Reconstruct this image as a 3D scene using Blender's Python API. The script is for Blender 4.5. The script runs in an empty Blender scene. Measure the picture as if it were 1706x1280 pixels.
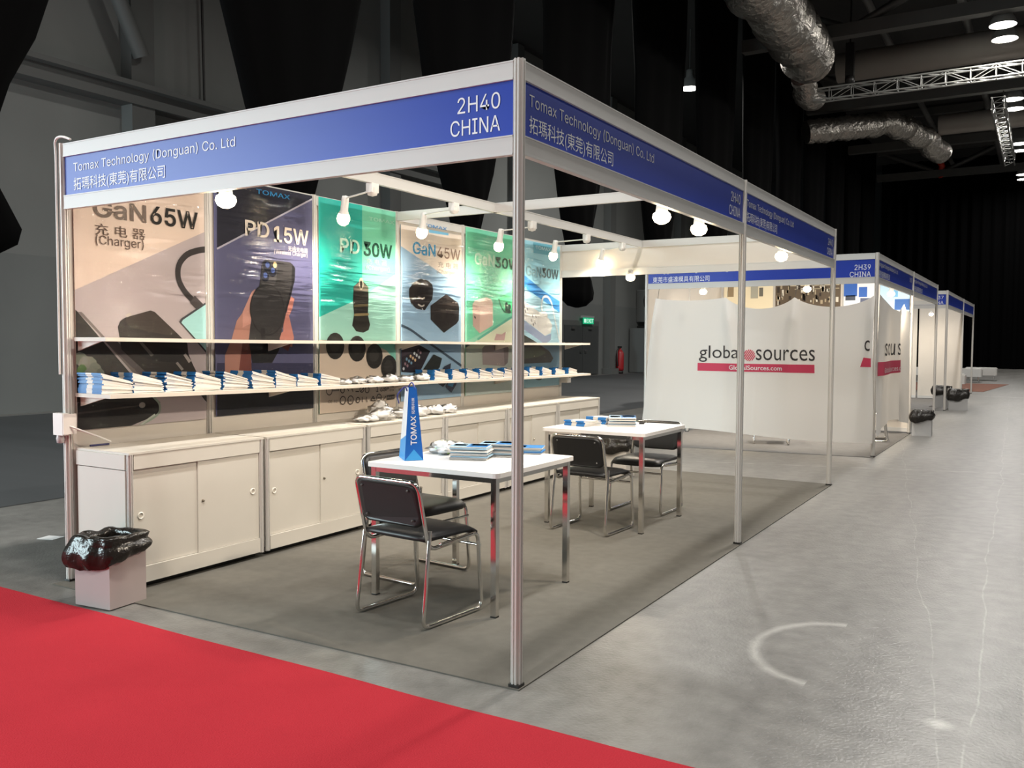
import bpy, math, random
from mathutils import Vector, Matrix, noise
random.seed(7)
PI = math.pi
scene = bpy.context.scene
COL = scene.collection

# ------------------------------------------------------------------ camera
CAM = Vector((1.8013, -3.0389, 1.3985))
FPX = 1479.54
CR = Vector((0.85671827, 0.5157624, 0.00479023))
CU = Vector((-0.028672, 0.03834922, 0.99885297))
CF = Vector((-0.5149871, 0.85587294, -0.04764242))
cd = bpy.data.cameras.new('camera')
cd.sensor_fit = 'HORIZONTAL'; cd.sensor_width = 36.0; cd.lens = FPX * 36.0 / 1706.0
cd.clip_start = 0.05; cd.clip_end = 300
cam = bpy.data.objects.new('camera', cd); COL.objects.link(cam)
cam.matrix_world = Matrix(((CR.x, CU.x, -CF.x, CAM.x), (CR.y, CU.y, -CF.y, CAM.y), (CR.z, CU.z, -CF.z, CAM.z), (0, 0, 0, 1)))
scene.camera = cam

# ------------------------------------------------------------------ world and exposure
world = bpy.data.worlds.new('hall_air'); scene.world = world; world.use_nodes = True
bgn = world.node_tree.nodes['Background']
bgn.inputs[0].default_value = (1.0, 0.97, 0.93, 1); bgn.inputs[1].default_value = 0.12
vs = scene.view_settings
vs.view_transform = 'Standard'; vs.look = 'None'; vs.gamma = 1.0; vs.use_curve_mapping = False
vs.exposure = 0.0
try:
    scene.cycles.sample_clamp_indirect = 4.0
    scene.cycles.transparent_max_bounces = 16
except Exception:
    pass

# large hall light: cool daylight from an open loading door on the near left
def area_light(name, loc, target, sx, sy, power, col):
    ld = bpy.data.lights.new(name, 'AREA'); ld.shape = 'RECTANGLE'; ld.size = sx; ld.size_y = sy
    ld.energy = power; ld.color = col
    o = bpy.data.objects.new(name, ld); COL.objects.link(o); o.location = loc
    o.rotation_euler = (Vector(target) - Vector(loc)).to_track_quat('-Z', 'Y').to_euler()
    return o
area_light('loading_door_daylight', (-13.0, -8.8, 3.0), (-2.4, 2.2, 1.2), 7.0, 5.6, 2300, (0.76, 0.95, 0.99))
HIGH_BAY_W = 300.0
SPOT_W = 58.0
BULB_E = 24.0

# ------------------------------------------------------------------ materials
MATS = {}
def mat(name, col=(0.8, 0.8, 0.8), rough=0.6, metal=0.0, var=None, bump=None, spec=0.5, coat=0.0, emit=None, stretch=(1, 1, 1)):
    if name in MATS: return MATS[name]
    m = bpy.data.materials.new(name); m.use_nodes = True; MATS[name] = m
    nt = m.node_tree; b = nt.nodes['Principled BSDF']
    b.inputs['Base Color'].default_value = (*col, 1); b.inputs['Roughness'].default_value = rough
    b.inputs['Metallic'].default_value = metal; b.inputs['Specular IOR Level'].default_value = spec
    if coat: b.inputs['Coat Weight'].default_value = coat; b.inputs['Coat Roughness'].default_value = 0.08
    if emit: b.inputs['Emission Color'].default_value = (*emit[0], 1); b.inputs['Emission Strength'].default_value = emit[1]
    if var or bump:
        tc = nt.nodes.new('ShaderNodeTexCoord'); mp = nt.nodes.new('ShaderNodeMapping'); mp.inputs['Scale'].default_value = stretch
        nt.links.new(tc.outputs['Object'], mp.inputs['Vector'])
    if var:
        n = nt.nodes.new('ShaderNodeTexNoise'); n.inputs['Scale'].default_value = var[0]; n.inputs['Detail'].default_value = 4
        nt.links.new(mp.outputs[0], n.inputs['Vector'])
        mx = nt.nodes.new('ShaderNodeMix'); mx.data_type = 'RGBA'
        k = var[1]
        mx.inputs['A'].default_value = (*[c * (1 - k) for c in col], 1); mx.inputs['B'].default_value = (*[min(1, c * (1 + k)) for c in col], 1)
        nt.links.new(n.outputs['Fac'], mx.inputs['Factor']); nt.links.new(mx.outputs['Result'], b.inputs['Base Color'])
    if bump:
        n = nt.nodes.new('ShaderNodeTexNoise'); n.inputs['Scale'].default_value = bump[0]; n.inputs['Detail'].default_value = 3
        nt.links.new(mp.outputs[0], n.inputs['Vector'])
        bp = nt.nodes.new('ShaderNodeBump'); bp.inputs['Strength'].default_value = bump[1]; bp.inputs['Distance'].default_value = bump[2]
        nt.links.new(n.outputs['Fac'], bp.inputs['Height']); nt.links.new(bp.outputs[0], b.inputs['Normal'])
    return m

def srgb(r, g, b):
    def f(c):
        c /= 255.0
        return c / 12.92 if c <= 0.04045 else ((c + 0.055) / 1.055) ** 2.4
    return (f(r), f(g), f(b))

ALU = mat('brushed_aluminium', (0.66, 0.64, 0.61), 0.40, 0.25)
ALUW = mat('white_beam', (0.58, 0.575, 0.56), 0.45, 0.0, var=(3, 0.04))
GROOVE = mat('dark_groove', (0.05, 0.05, 0.05), 0.7)
WPANEL = mat('white_laminate', (0.66, 0.61, 0.55), 0.5, var=(4, 0.03))
WCAB = mat('cabinet_laminate', (0.62, 0.585, 0.525), 0.45, var=(6, 0.03))
BLUE = mat('sign_blue', srgb(6, 50, 166), 0.42, spec=0.45)
SIGNW = mat('sign_lettering_white', (0.82, 0.84, 0.88), 0.5)
CHROME = mat('chrome', (0.75, 0.73, 0.70), 0.09, 1.0)
LEATHER = mat('black_leatherette', (0.012, 0.012, 0.013), 0.42, bump=(160, 0.12, 0.002))
BLACK = mat('black_plastic', (0.015, 0.014, 0.013), 0.4)
TABLEW = mat('table_white', (0.80, 0.78, 0.76), 0.38)
DARKMET = mat('dark_steel', (0.10, 0.10, 0.095), 0.6, 0.2, var=(2, 0.15))
CURT = mat('black_drape_cloth', (0.0018, 0.0018, 0.0019), 0.95, spec=0.05)
WALLG = mat('hall_wall_grey', (0.22, 0.232, 0.225), 0.8, var=(0.6, 0.10))
WALLG2 = mat('hall_wall_lower_grey', (0.185, 0.198, 0.195), 0.7, var=(0.8, 0.10))
COLG = mat('hall_column_grey', (0.12, 0.126, 0.122), 0.7)
GREYCARP = mat('booth_carpet_grey', (0.138, 0.130, 0.114), 0.97, var=(14, 0.16), bump=(420, 0.5, 0.004), spec=0.1)
GREYCARP2 = mat('neighbour_carpet_grey', (0.20, 0.195, 0.19), 0.97, var=(9, 0.16), bump=(420, 0.5, 0.004), spec=0.1)
REDCARP = mat('aisle_carpet_red', (0.40, 0.024, 0.036), 0.97, var=(2.2, 0.10), bump=(160, 0.7, 0.006), spec=0.12)
DARKCARP = mat('hall_floor_dark', (0.062, 0.066, 0.069), 0.6, var=(1.2, 0.25), stretch=(0.3, 1.5, 1))
CREAM = mat('print_cream', srgb(232, 214, 200), 0.5)
CLOTH = None

def principled_nodes(m): return m.node_tree, m.node_tree.nodes['Principled BSDF']

def concrete():
    m = bpy.data.materials.new('polished_concrete'); m.use_nodes = True
    nt, b = principled_nodes(m); L = nt.links.new
    tc = nt.nodes.new('ShaderNodeTexCoord')
    def noi(scale, detail=5, stretch=(1, 1, 1), rough=0.55):
        mp = nt.nodes.new('ShaderNodeMapping'); mp.inputs['Scale'].default_value = stretch; L(tc.outputs['Object'], mp.inputs[0])
        n = nt.nodes.new('ShaderNodeTexNoise'); n.inputs['Scale'].default_value = scale; n.inputs['Detail'].default_value = detail
        n.inputs['Roughness'].default_value = rough; L(mp.outputs[0], n.inputs['Vector']); return n.outputs['Fac']
    def M(op, a, c=None, clamp=False):
        n = nt.nodes.new('ShaderNodeMath'); n.operation = op; n.use_clamp = clamp
        for i, v in enumerate((a, c)):
            if v is None: continue
            if isinstance(v, (int, float)): n.inputs[i].default_value = v
            else: L(v, n.inputs[i])
        return n.outputs[0]
    sx = nt.nodes.new('ShaderNodeSeparateXYZ'); L(tc.outputs['Object'], sx.inputs[0]); X, Y = sx.outputs[0], sx.outputs[1]
    cr = nt.nodes.new('ShaderNodeValToRGB'); e = cr.color_ramp.elements
    e[0].position = 0.36; e[0].color = (*[c * 0.50 for c in srgb(124, 122, 119)], 1)
    e[1].position = 0.68; e[1].color = (*srgb(138, 136, 132), 1)
    big = noi(0.55, 6, (1.0, 0.55, 1)); fine = noi(9, 6); streak = noi(1.6, 4, (1.6, 0.22, 1))
    L(M('ADD', M('ADD', M('MULTIPLY', big, 0.42), M('MULTIPLY', fine, 0.36)), M('MULTIPLY', streak, 0.28)), cr.inputs[0])
    wob = M('MULTIPLY', M('SUBTRACT', noi(0.9, 2), 0.5), 0.16); wob2 = M('MULTIPLY', M('SUBTRACT', noi(14, 3), 0.5), 0.012)
    spot = noi(6, 4)
    def line(expr, w, gain, lo=0.42):
        d = M('ABSOLUTE', expr); k = M('SUBTRACT', 1.0, M('DIVIDE', d, w), True)
        return M('MULTIPLY', M('MULTIPLY', k, M('MULTIPLY', M('SUBTRACT', spot, lo, True), 3.0, True)), gain)
    W = M('ADD', wob, wob2)
    lines = [line(M('ADD', M('SUBTRACT', X, M('ADD', M('MULTIPLY', Y, -0.026), 1.615)), W), 0.006, 0.30, 0.35),
             line(M('ADD', M('SUBTRACT', X, M('ADD', M('MULTIPLY', Y, -0.14), 1.565)), W), 0.005, 0.30, 0.35),
             line(M('ADD', M('SUBTRACT', Y, M('ADD', M('MULTIPLY', X, 0.287), 7.49)), wob2), 0.045, 0.5, 0.4),
             line(M('ADD', M('SUBTRACT', Y, M('ADD', M('MULTIPLY', X, -0.2), 23.9)), wob2), 0.14, 0.4, 0.3)]
    rr = M('SQRT', M('ADD', M('POWER', M('MULTIPLY', M('SUBTRACT', X, 1.02), 1.0), 2.0), M('POWER', M('MULTIPLY', M('SUBTRACT', Y, 1.10), 0.78), 2.0)))
    arc = M('MULTIPLY', line(M('ADD', M('SUBTRACT', rr, 0.345), wob2), 0.035, 0.34, 0.15), M('LESS_THAN', X, 0.99))
    tot = arc
    for l in lines: tot = M('MAXIMUM', tot, l)
    dx = M('SUBTRACT', X, 1.50); dy = M('SUBTRACT', Y, 0.52)
    blot = M('SUBTRACT', 1.0, M('MULTIPLY', M('SQRT', M('ADD', M('POWER', dx, 2.0), M('POWER', dy, 2.0))), 16.0), True)
    tot = M('MAXIMUM', tot, M('MULTIPLY', blot, 0.5, True))
    mx = nt.nodes.new('ShaderNodeMix'); mx.data_type = 'RGBA'; L(tot, mx.inputs['Factor']); L(cr.outputs[0], mx.inputs['A'])
    mx.inputs['B'].default_value = (0.72, 0.70, 0.66, 1); L(mx.outputs['Result'], b.inputs['Base Color'])
    L(M('ADD', 0.26, M('MULTIPLY', big, 0.20)), b.inputs['Roughness'])
    bp = nt.nodes.new('ShaderNodeBump'); bp.inputs['Strength'].default_value = 0.55; bp.inputs['Distance'].default_value = 0.004
    L(M('ADD', M('MULTIPLY', noi(60, 3), 1.0), M('MULTIPLY', noi(7, 3), 0.6)), bp.inputs['Height']); L(bp.outputs[0], b.inputs['Normal'])
    b.inputs['Specular IOR Level'].default_value = 0.45
    return m

def film_mat(name, white=0.0, rough=0.07, ior=1.45, tint=(1, 1, 1), bumpscale=(3, 3, 26), bstr=0.35, bdist=0.02):
    m = bpy.data.materials.new(name); m.use_nodes = True; nt = m.node_tree; L = nt.links.new
    for n in list(nt.nodes):
        if n.type != 'OUTPUT_MATERIAL': nt.nodes.remove(n)
    out = [n for n in nt.nodes if n.type == 'OUTPUT_MATERIAL'][0]
    tr = nt.nodes.new('ShaderNodeBsdfTransparent'); tr.inputs[0].default_value = (*tint, 1)
    gl = nt.nodes.new('ShaderNodeBsdfGlossy'); gl.inputs['Roughness'].default_value = rough
    df = nt.nodes.new('ShaderNodeBsdfDiffuse'); df.inputs[0].default_value = (0.85, 0.84, 0.83, 1)
    fr = nt.nodes.new('ShaderNodeFresnel'); fr.inputs[0].default_value = ior
    tc = nt.nodes.new('ShaderNodeTexCoord'); mp = nt.nodes.new('ShaderNodeMapping'); mp.inputs['Scale'].default_value = bumpscale
    no = nt.nodes.new('ShaderNodeTexNoise'); no.inputs['Scale'].default_value = 1.0; no.inputs['Detail'].default_value = 4
    L(tc.outputs['Object'], mp.inputs[0]); L(mp.outputs[0], no.inputs['Vector'])
    bp = nt.nodes.new('ShaderNodeBump'); bp.inputs['Strength'].default_value = bstr; bp.inputs['Distance'].default_value = bdist
    L(no.outputs['Fac'], bp.inputs['Height']); L(bp.outputs[0], gl.inputs['Normal']); L(bp.outputs[0], fr.inputs['Normal'])
    m1 = nt.nodes.new('ShaderNodeMixShader'); m1.inputs[0].default_value = white; L(tr.outputs[0], m1.inputs[1]); L(df.outputs[0], m1.inputs[2])
    m2 = nt.nodes.new('ShaderNodeMixShader'); L(fr.outputs[0], m2.inputs[0]); L(m1.outputs[0], m2.inputs[1]); L(gl.outputs[0], m2.inputs[2])
    L(m2.outputs[0], out.inputs[0])
    return m

def cloth_mat():
    m = bpy.data.materials.new('white_banner_cloth'); m.use_nodes = True; nt = m.node_tree; L = nt.links.new
    b = nt.nodes['Principled BSDF']; out = [n for n in nt.nodes if n.type == 'OUTPUT_MATERIAL'][0]
    b.inputs['Base Color'].default_value = (0.80, 0.79, 0.77, 1); b.inputs['Roughness'].default_value = 0.8
    tl = nt.nodes.new('ShaderNodeBsdfTranslucent'); tl.inputs[0].default_value = (0.8, 0.76, 0.7, 1)
    mx = nt.nodes.new('ShaderNodeMixShader'); mx.inputs[0].default_value = 0.28
    L(b.outputs[0], mx.inputs[1]); L(tl.outputs[0], mx.inputs[2]); L(mx.outputs[0], out.inputs[0])
    return m
CONCRETE = concrete(); CLOTH = cloth_mat()
FILM = film_mat('clear_wrap_film', rough=0.055, ior=1.35, bumpscale=(5, 5, 55), bstr=0.6, bdist=0.010)
BAGCLEAR = film_mat('clear_plastic_bag', white=0.80, rough=0.28, ior=1.2, bumpscale=(30, 30, 30), bstr=0.4, bdist=0.01)
BINBAG = mat('black_bin_bag', (0.014, 0.012, 0.010), 0.24, spec=0.42, bump=(13, 0.6, 0.03))

# ------------------------------------------------------------------ mesh builder
class MB:
    def __init__(s): s.v = []; s.f = []
    def add(s, vs, fs, m=None, smooth=False, T=None):
        n = len(s.v)
        s.v += [tuple(T @ Vector(p)) if T is not None else tuple(p) for p in vs]
        s.f += [([i + n for i in f], m, smooth) for f in fs]
    def box(s, x0, x1, y0, y1, z0, z1, m=None, T=None):
        s.add([(x0, y0, z0), (x1, y0, z0), (x1, y1, z0), (x0, y1, z0), (x0, y0, z1), (x1, y0, z1), (x1, y1, z1), (x0, y1, z1)],
              [(0, 3, 2, 1), (4, 5, 6, 7), (0, 1, 5, 4), (1, 2, 6, 5), (2, 3, 7, 6), (3, 0, 4, 7)], m, False, T)
    def bbox(s, x0, x1, y0, y1, z0, z1, r, m=None, T=None):       # box with rounded vertical edges
        pts = []
        for cx, cy, a0 in ((x1 - r, y1 - r, 0), (x0 + r, y1 - r, PI / 2), (x0 + r, y0 + r, PI), (x1 - r, y0 + r, 1.5 * PI)):
            for k in range(4): a = a0 + k * PI / 6; pts.append((cx + r * math.cos(a), cy + r * math.sin(a)))
        s.prism(pts, z0, z1, m, T)
    def prism(s, pts, z0, z1, m=None, T=None, smooth=False):
        n = len(pts)
        s.add([(x, y, z0) for x, y in pts] + [(x, y, z1) for x, y in pts],
              [tuple(range(n - 1, -1, -1)), tuple(range(n, 2 * n))] , m, False, T)
        b = len(s.v) - 2 * n
        s.f += [([b + i, b + (i + 1) % n, b + n + (i + 1) % n, b + n + i], m, smooth) for i in range(n)]
    def tube(s, path, r, m=None, seg=8, closed=False, caps=True, T=None, rf=None):
        path = [Vector(p) for p in path]; n = len(path); rings = []
        up = None
        for i, p in enumerate(path):
            a = path[(i - 1) % n] if (closed or i > 0) else p; c = path[(i + 1) % n] if (closed or i < n - 1) else p
            t = (c - a).normalized()
            if up is None:
                up = Vector((0, 0, 1)) if abs(t.z) < 0.9 else Vector((1, 0, 0))
            sd = t.cross(up).normalized(); up = sd.cross(t).normalized()
            rr = rf(i) if rf else r
            rings.append([p + (sd * math.cos(2 * PI * k / seg) + up * math.sin(2 * PI * k / seg)) * rr for k in range(seg)])
        vs = [q for ring in rings for q in ring]; fs = []
        for i in range(n if closed else n - 1):
            j = (i + 1) % n
            fs += [(i * seg + k, j * seg + k, j * seg + (k + 1) % seg, i * seg + (k + 1) % seg) for k in range(seg)]
        s.add(vs, fs, m, True, T)
        if caps and not closed:
            s.add(rings[0], [tuple(range(seg))], m, False, T); s.add(rings[-1], [tuple(range(seg - 1, -1, -1))], m, False, T)
    def lathe(s, prof, seg=16, m=None, T=None):
        vs = [(r * math.cos(2 * PI * k / seg), r * math.sin(2 * PI * k / seg), z) for r, z in prof for k in range(seg)]
        fs = [(i * seg + k, i * seg + (k + 1) % seg, (i + 1) * seg + (k + 1) % seg, (i + 1) * seg + k) for i in range(len(prof) - 1) for k in range(seg)]
        s.add(vs, fs, m, True, T)
    def grid(s, nu, nv, fn, m=None, smooth=True, T=None):
        vs = [fn(i / nu, j / nv) for j in range(nv + 1) for i in range(nu + 1)]
        fs = [(j * (nu + 1) + i, j * (nu + 1) + i + 1, (j + 1) * (nu + 1) + i + 1, (j + 1) * (nu + 1) + i) for j in range(nv) for i in range(nu)]
        s.add(vs, fs, m, smooth, T)
    def data(s, name, default):
        me = bpy.data.meshes.new(name); me.from_pydata(s.v, [], [f[0] for f in s.f])
        slots = []
        for i, (f, m, sm) in enumerate(s.f):
            m = m or default
            if m not in slots: slots.append(m); me.materials.append(m)
            p = me.polygons[i]; p.material_index = slots.index(m); p.use_smooth = sm
        me.update(); return me
    def build(s, name, m, parent=None, loc=None, rz=None):
        return link(name, s.data(name, m), parent, loc, rz)

def link(name, me, parent=None, loc=None, rz=None):
    o = bpy.data.objects.new(name, me); COL.objects.link(o)
    if parent is not None: o.parent = parent
    if loc is not None: o.location = loc
    if rz is not None: o.rotation_euler = (0, 0, rz)
    return o
def tag(o, label=None, cat=None, group=None, kind=None):
    if label: o['label'] = label
    if cat: o['category'] = cat
    if group: o['group'] = group
    if kind: o['kind'] = kind
    return o
def thing(name, label, cat, loc=(0, 0, 0), rz=0, group=None):
    o = bpy.data.objects.new(name, None); COL.objects.link(o); o.location = loc; o.rotation_euler = (0, 0, rz)
    o.empty_display_size = 0.1
    return tag(o, label, cat, group)
def copy_tree(o, parent=None, label=None, loc=None, rz=None):
    c = o.copy(); COL.objects.link(c); c.parent = parent
    if label: c['label'] = label
    if loc is not None: c.location = loc
    if rz is not None: c.rotation_euler = (0, 0, rz)
    for ch in list(o.children): copy_tree(ch, c)
    return c
def mbox(name, b, m, parent=None, loc=None):
    k = MB(); k.box(*b); return k.build(name, m, parent, loc)
def arcpts(c, r, a0, a1, n, e1, e2):
    c = Vector(c); e1 = Vector(e1); e2 = Vector(e2)
    return [c + e1 * r * math.cos(a0 + (a1 - a0) * i / n) + e2 * r * math.sin(a0 + (a1 - a0) * i / n) for i in range(n + 1)]
def fillet(pts, r, n=5):
    pts = [Vector(p) for p in pts]; out = [pts[0]]
    for i in range(1, len(pts) - 1):
        a, b, c = pts[i - 1], pts[i], pts[i + 1]
        d1 = (a - b).normalized(); d2 = (c - b).normalized(); rr = min(r, (a - b).length * .48, (c - b).length * .48)
        p0 = b + d1 * rr; p1 = b + d2 * rr
        for k in range(n + 1):
            t = k / n; out.append(p0 * (1 - t) ** 2 + b * 2 * t * (1 - t) + p1 * t * t)
    out.append(pts[-1]); return out

# photograph measurement: ray of a pixel onto an axis-aligned plane of the place
def at(px, py, ax, val):
    d = CR * ((px - 853) / FPX) + CU * ((640 - py) / FPX) + CF
    return CAM + d * ((val - CAM[ax]) / d[ax])

# ------------------------------------------------------------------ text
_tc = {}
SANS = None                                              # Blender's own bundled sans, kept at the default face if it is not there
try:
    import os
    SANS = bpy.data.fonts.load(os.path.join(bpy.utils.system_resource('DATAFILES'), 'fonts', 'Inter.woff2'))
except Exception:
    SANS = None
def text2d(body, bold=0.0, shear=0.0, humanist=False):
    k = (body, bold, shear, humanist)
    if k in _tc: return _tc[k]
    c = bpy.data.curves.new('lettering_source', 'FONT'); c.body = body; c.offset = bold; c.resolution_u = 3; c.shear = shear
    if SANS and not humanist and not any(ord(ch) > 0x2e80 for ch in body): c.font = SANS
    o = bpy.data.objects.new('lettering_source', c); COL.objects.link(o)
    me = bpy.data.meshes.new_from_object(o)
    vs = [(v.co.x, v.co.y) for v in me.vertices]; fs = [tuple(p.vertices) for p in me.polygons]
    bpy.data.objects.remove(o); bpy.data.curves.remove(c); bpy.data.meshes.remove(me)
    _tc[k] = (vs, fs); return vs, fs
def add_text(mb, body, u0, u1, v0, v1, m, fn, bold=0.0, shear=0.0, base=False, humanist=False):
    """letters stretched into the box u0..u1, v0..v1; fn(u, v) gives the 3D point"""
    vs, fs = text2d(body, bold, shear, humanist)
    xs = [p[0] for p in vs]; ys = [p[1] for p in vs]
    xa, xb = min(xs), max(xs); ya, yb = (0.0 if base else min(ys)), (0.73 if base else max(ys))
    mb.add([fn(u0 + (x - xa) / (xb - xa) * (u1 - u0), v0 + (y - ya) / (yb - ya) * (v1 - v0)) for x, y in vs], fs, m)

# ================================================================== THE HALL
def struct(o): return tag(o, kind='structure')
f = MB(); f.box(-15, 22, -14, 60, -0.2, 0.0); fl = struct(f.build('floor', CONCRETE))
tag(fl, 'scuffed polished grey concrete hall floor')
w = MB(); w.box(-15.1, -14.8, -14, 60, 3.0, 12.0); wl = struct(w.build('wall_left', WALLG)); tag(wl, 'dim grey hall wall behind the booth')
lw = MB(); lw.box(-15.1, -14.78, -14, 60, 0.0, 3.0); lw.build('dado', WALLG2, wl)
for y, wd in ((9.05, 0.55), (17.4, 0.5), (24.5, 0.45), (32.45, 0.55), (41, 0.6)):
    c = MB(); c.box(-14.8, -14.45, y - wd / 2, y + wd / 2, 0, 11.9); c.box(-14.8, -14.3, y - wd / 2 - .09, y + wd / 2 + .09, 0, .25)
    c.build('column', COLG, wl)
g = MB(); g.box(-14.8, -14.4, -12, 20.5, 6.25, 6.6); g.box(-14.8, -14.2, -12, 20.5, 6.55, 6.65); g.build('wall_girt', COLG, wl)
g = MB(); g.tube([(-14.3, 7.9, 9.2), (-14.3, 8.9, 7.2)], 0.16, seg=6); g.build('brace', COLG, wl)
g = MB(); g.tube([(-14.6, 10.6, 11.8), (-14.6, 10.7, 8.9), (-14.6, 10.75, 6.2), (-14.6, 10.75, 3)], 0.03, seg=6); g.build('conduit', BLACK, wl)
struct(tag(mbox('ceiling', (-15, 22, -14, 60, 12.0, 12.2), mat('roof_deck_dark', (0.035, 0.035, 0.034), 0.9, var=(0.5, 0.2))), 'dark roof deck of the hall'))
struct(tag(mbox('wall_far', (-15, 22, 56.5, 57, 0, 12), mat('far_wall_dark', (0.02, 0.02, 0.02), 0.9)), 'dark end wall of the hall'))
# doorway in the left wall
d = struct(thing('door_1', 'dark grey double door in the hall wall under the green exit sign', 'door', (-14.77, 30.0, 0)))
del d['category']
mbox('door_frame', (0, 0.06, -1.75, 1.62, 0, 2.28), COLG, d)
for s, a, b in ((0, -1.6, -0.04), (1, 0.0, 1.48)):
    lf = mbox('door_leaf', (0.06, 0.10, a, b, 0.05, 2.08), mat('door_grey', (0.075, 0.082, 0.082), 0.5), d)
    h = MB(); yy = b - 0.14 if s == 0 else a + 0.14
    h.tube([(0.10, yy, 1.05), (0.17, yy, 1.05), (0.17, yy + (-.14 if s == 0 else .14), 1.05)], 0.022, seg=6); h.build('door_handle', DARKMET, lf)
    h = MB(); h.box(0.10, 0.16, (a + b) / 2 - .25, (a + b) / 2 + .05, 1.93, 2.02); h.build('door_closer', DARKMET, lf)
e = thing('exit_sign', 'small green illuminated exit sign above the dark double door', 'sign', (-14.6, 30.35, 2.15))
mbox('housing', (-0.1, 0.02, -0.50, 0.55, 0.26, 0.34), mat('sign_grey_case', (0.4, 0.42, 0.42), 0.5), e)
mbox('sign_plate', (-0.02, 0.01, -0.45, 0.5, 0.0, 0.26), mat('exit_green', (0.01, 0.25, 0.11), 0.4, emit=((0.02, 0.65, 0.30), 0.55)), e)
k = MB(); add_text(k, 'EXIT', -0.18, 0.46, 0.05, 0.21, mat('exit_white', (0.7, 0.9, 0.8), 0.5, emit=((0.6, 1.0, 0.8), 0.8)), lambda u, v: (0.016, u, v), bold=0.01)
k.box(0.01, 0.016, -0.40, -0.25, 0.05, 0.21, MATS['exit_white']); k.build('lettering', MATS['exit_white'], e)
fe = thing('fire_extinguisher', 'red fire extinguisher standing by the hall wall right of the door', 'extinguisher', (-14.45, 33.25, 0))
k = MB(); k.lathe([(0.0, 0.12), (0.17, 0.14), (0.18, 0.25), (0.18, 0.9), (0.12, 1.02), (0.05, 1.08), (0.05, 1.16), (0.0, 1.16)], 14); k.build('cylinder', mat('extinguisher_red', (0.35, 0.015, 0.02), 0.35), fe)
k = MB(); k.box(-.05, .05, -.14, .1, 1.14, 1.22); k.tube([(0, -.1, 1.16), (0, -.3, 1.0), (0.02, -.33, .6), (.02, -.26, .35)], .035, seg=6); k.build('hose_and_lever', BLACK, fe)
k = MB(); k.lathe([(0.1, 0.0), (0.16, 0.0), (0.16, 0.13), (0.1, 0.13)], 12); k.build('foot_ring', BLACK, fe)
mc = thing('metal_cabinet', 'grey steel utility cabinet against the hall wall beyond the fire extinguisher', 'cabinet', (-14.33, 36.2, 0))
CABG = mat('utility_grey', (0.14, 0.15, 0.148), 0.5)
mbox('body', (-0.38, 0.4, -1.3, 1.3, 0.02, 2.05), CABG, mc)
for z0, z1 in ((0.1, 1.02), (1.08, 1.98)):
    dr = mbox('door', (0.4, 0.43, -1.2, 1.2, z0, z1), CABG, mc)
    mbox('handle', (0.43, 0.47, 0.98, 1.04, z0 + .3, z0 + .6), BLACK, dr); mbox('nameplate', (0.43, 0.435, -.15, .45, z0 + .45, z0 + .7), COLG, dr)
wu = thing('wall_unit', 'grey air unit mounted on the hall wall above the steel cabinet', 'air unit', (-14.4, 36.6, 2.1))
mbox('casing', (-.38, .35, -.75, .9, .25, 1.75), mat('unit_pale', (0.25, 0.27, 0.265), 0.5), wu); mbox('side_panel', (-.36, .33, -.80, -.76, .27, 1.73), COLG, wu)
k = MB(); k.box(-.38, .2, -.7, .8, .0, .06); [k.box(.34, .38, y, y + .2, z, z + .2) for y, z in ((-.6, .45), (-.6, 1.35))]; k.build('bracket', BLACK, wu)

# tied black drapes in a row on the far side of the booths
drape_prof = [(2.12, 0.06), (2.16, 0.30), (2.3, 0.55), (2.45, 0.60), (2.7, 0.46), (3.0, 0.30), (3.35, 0.36), (3.8, 0.50), (4.3, 0.75), (5.4, 1.15), (6.6, 1.42), (7.8, 1.52), (9.2, 1.66), (11.995, 1.85)]
def drape_mesh(seed):
    rs = random.Random(seed); k = MB(); seg = 56; ph = rs.random() * 6
    vs = []; fs = []
    for z, hw in drape_prof:
        for i in range(seg):
            a = 2 * PI * i / seg
            pl = 1 + 0.10 * math.sin(9 * a + ph + z * 0.4) * min(1, hw)
            vs.append((min(0.26, hw * 0.55) * math.sin(a) * pl, hw * math.cos(a) * (1 + 0.03 * math.sin(z * 2 + ph)), z))
    n = len(drape_prof)
    for j in range(n - 1):
        fs += [(j * seg + i, j * seg + (i + 1) % seg, (j + 1) * seg + (i + 1) % seg, (j + 1) * seg + i) for i in range(seg)]
    fs.append(tuple(range(seg - 1, -1, -1)))
    k.add(vs, fs, None, True); return k
where = ['cut off by the left edge', 'above the pale charger poster', 'above the dark blue and teal posters', 'its tied end left of the exit sign', 'above the two side fascia bulbs', 'right of the bright grey wall gap']
for i, y in enumerate((1.3, 5.5, 9.55, 13.72, 18.2, 22.6)):
    o = drape_mesh(i).build('tied_black_drape', CURT, None, (-6.7, y, 0))
    tag(o, 'tall black drape tied at its foot, ' + where[i], 'drape', 'tied black drapes along the hall')
for i, y in enumerate((27.0, 31.2, 35.4, 39.6, 43.8, 48.0)):
    o = drape_mesh(20 + i).build('tied_black_drape', CURT, None, (-6.7, y, 0))
    tag(o, 'far black drape merging with the darkness above the neighbouring booths', 'drape', 'far tied black drapes')
k = MB()
k.grid(220, 1, lambda u, v: (-6.9 + 28.5 * u, 54 + 0.16 * math.sin(u * 320) + 0.06 * math.sin(u * 97), 12.0 * v + 0.02))
tag(k.build('black_end_curtain', mat('end_curtain_cloth', (0.0018, 0.0018, 0.002), 0.95, spec=0.05)), 'full-height pleated black curtain closing the far end of the hall', 'curtain')

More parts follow.
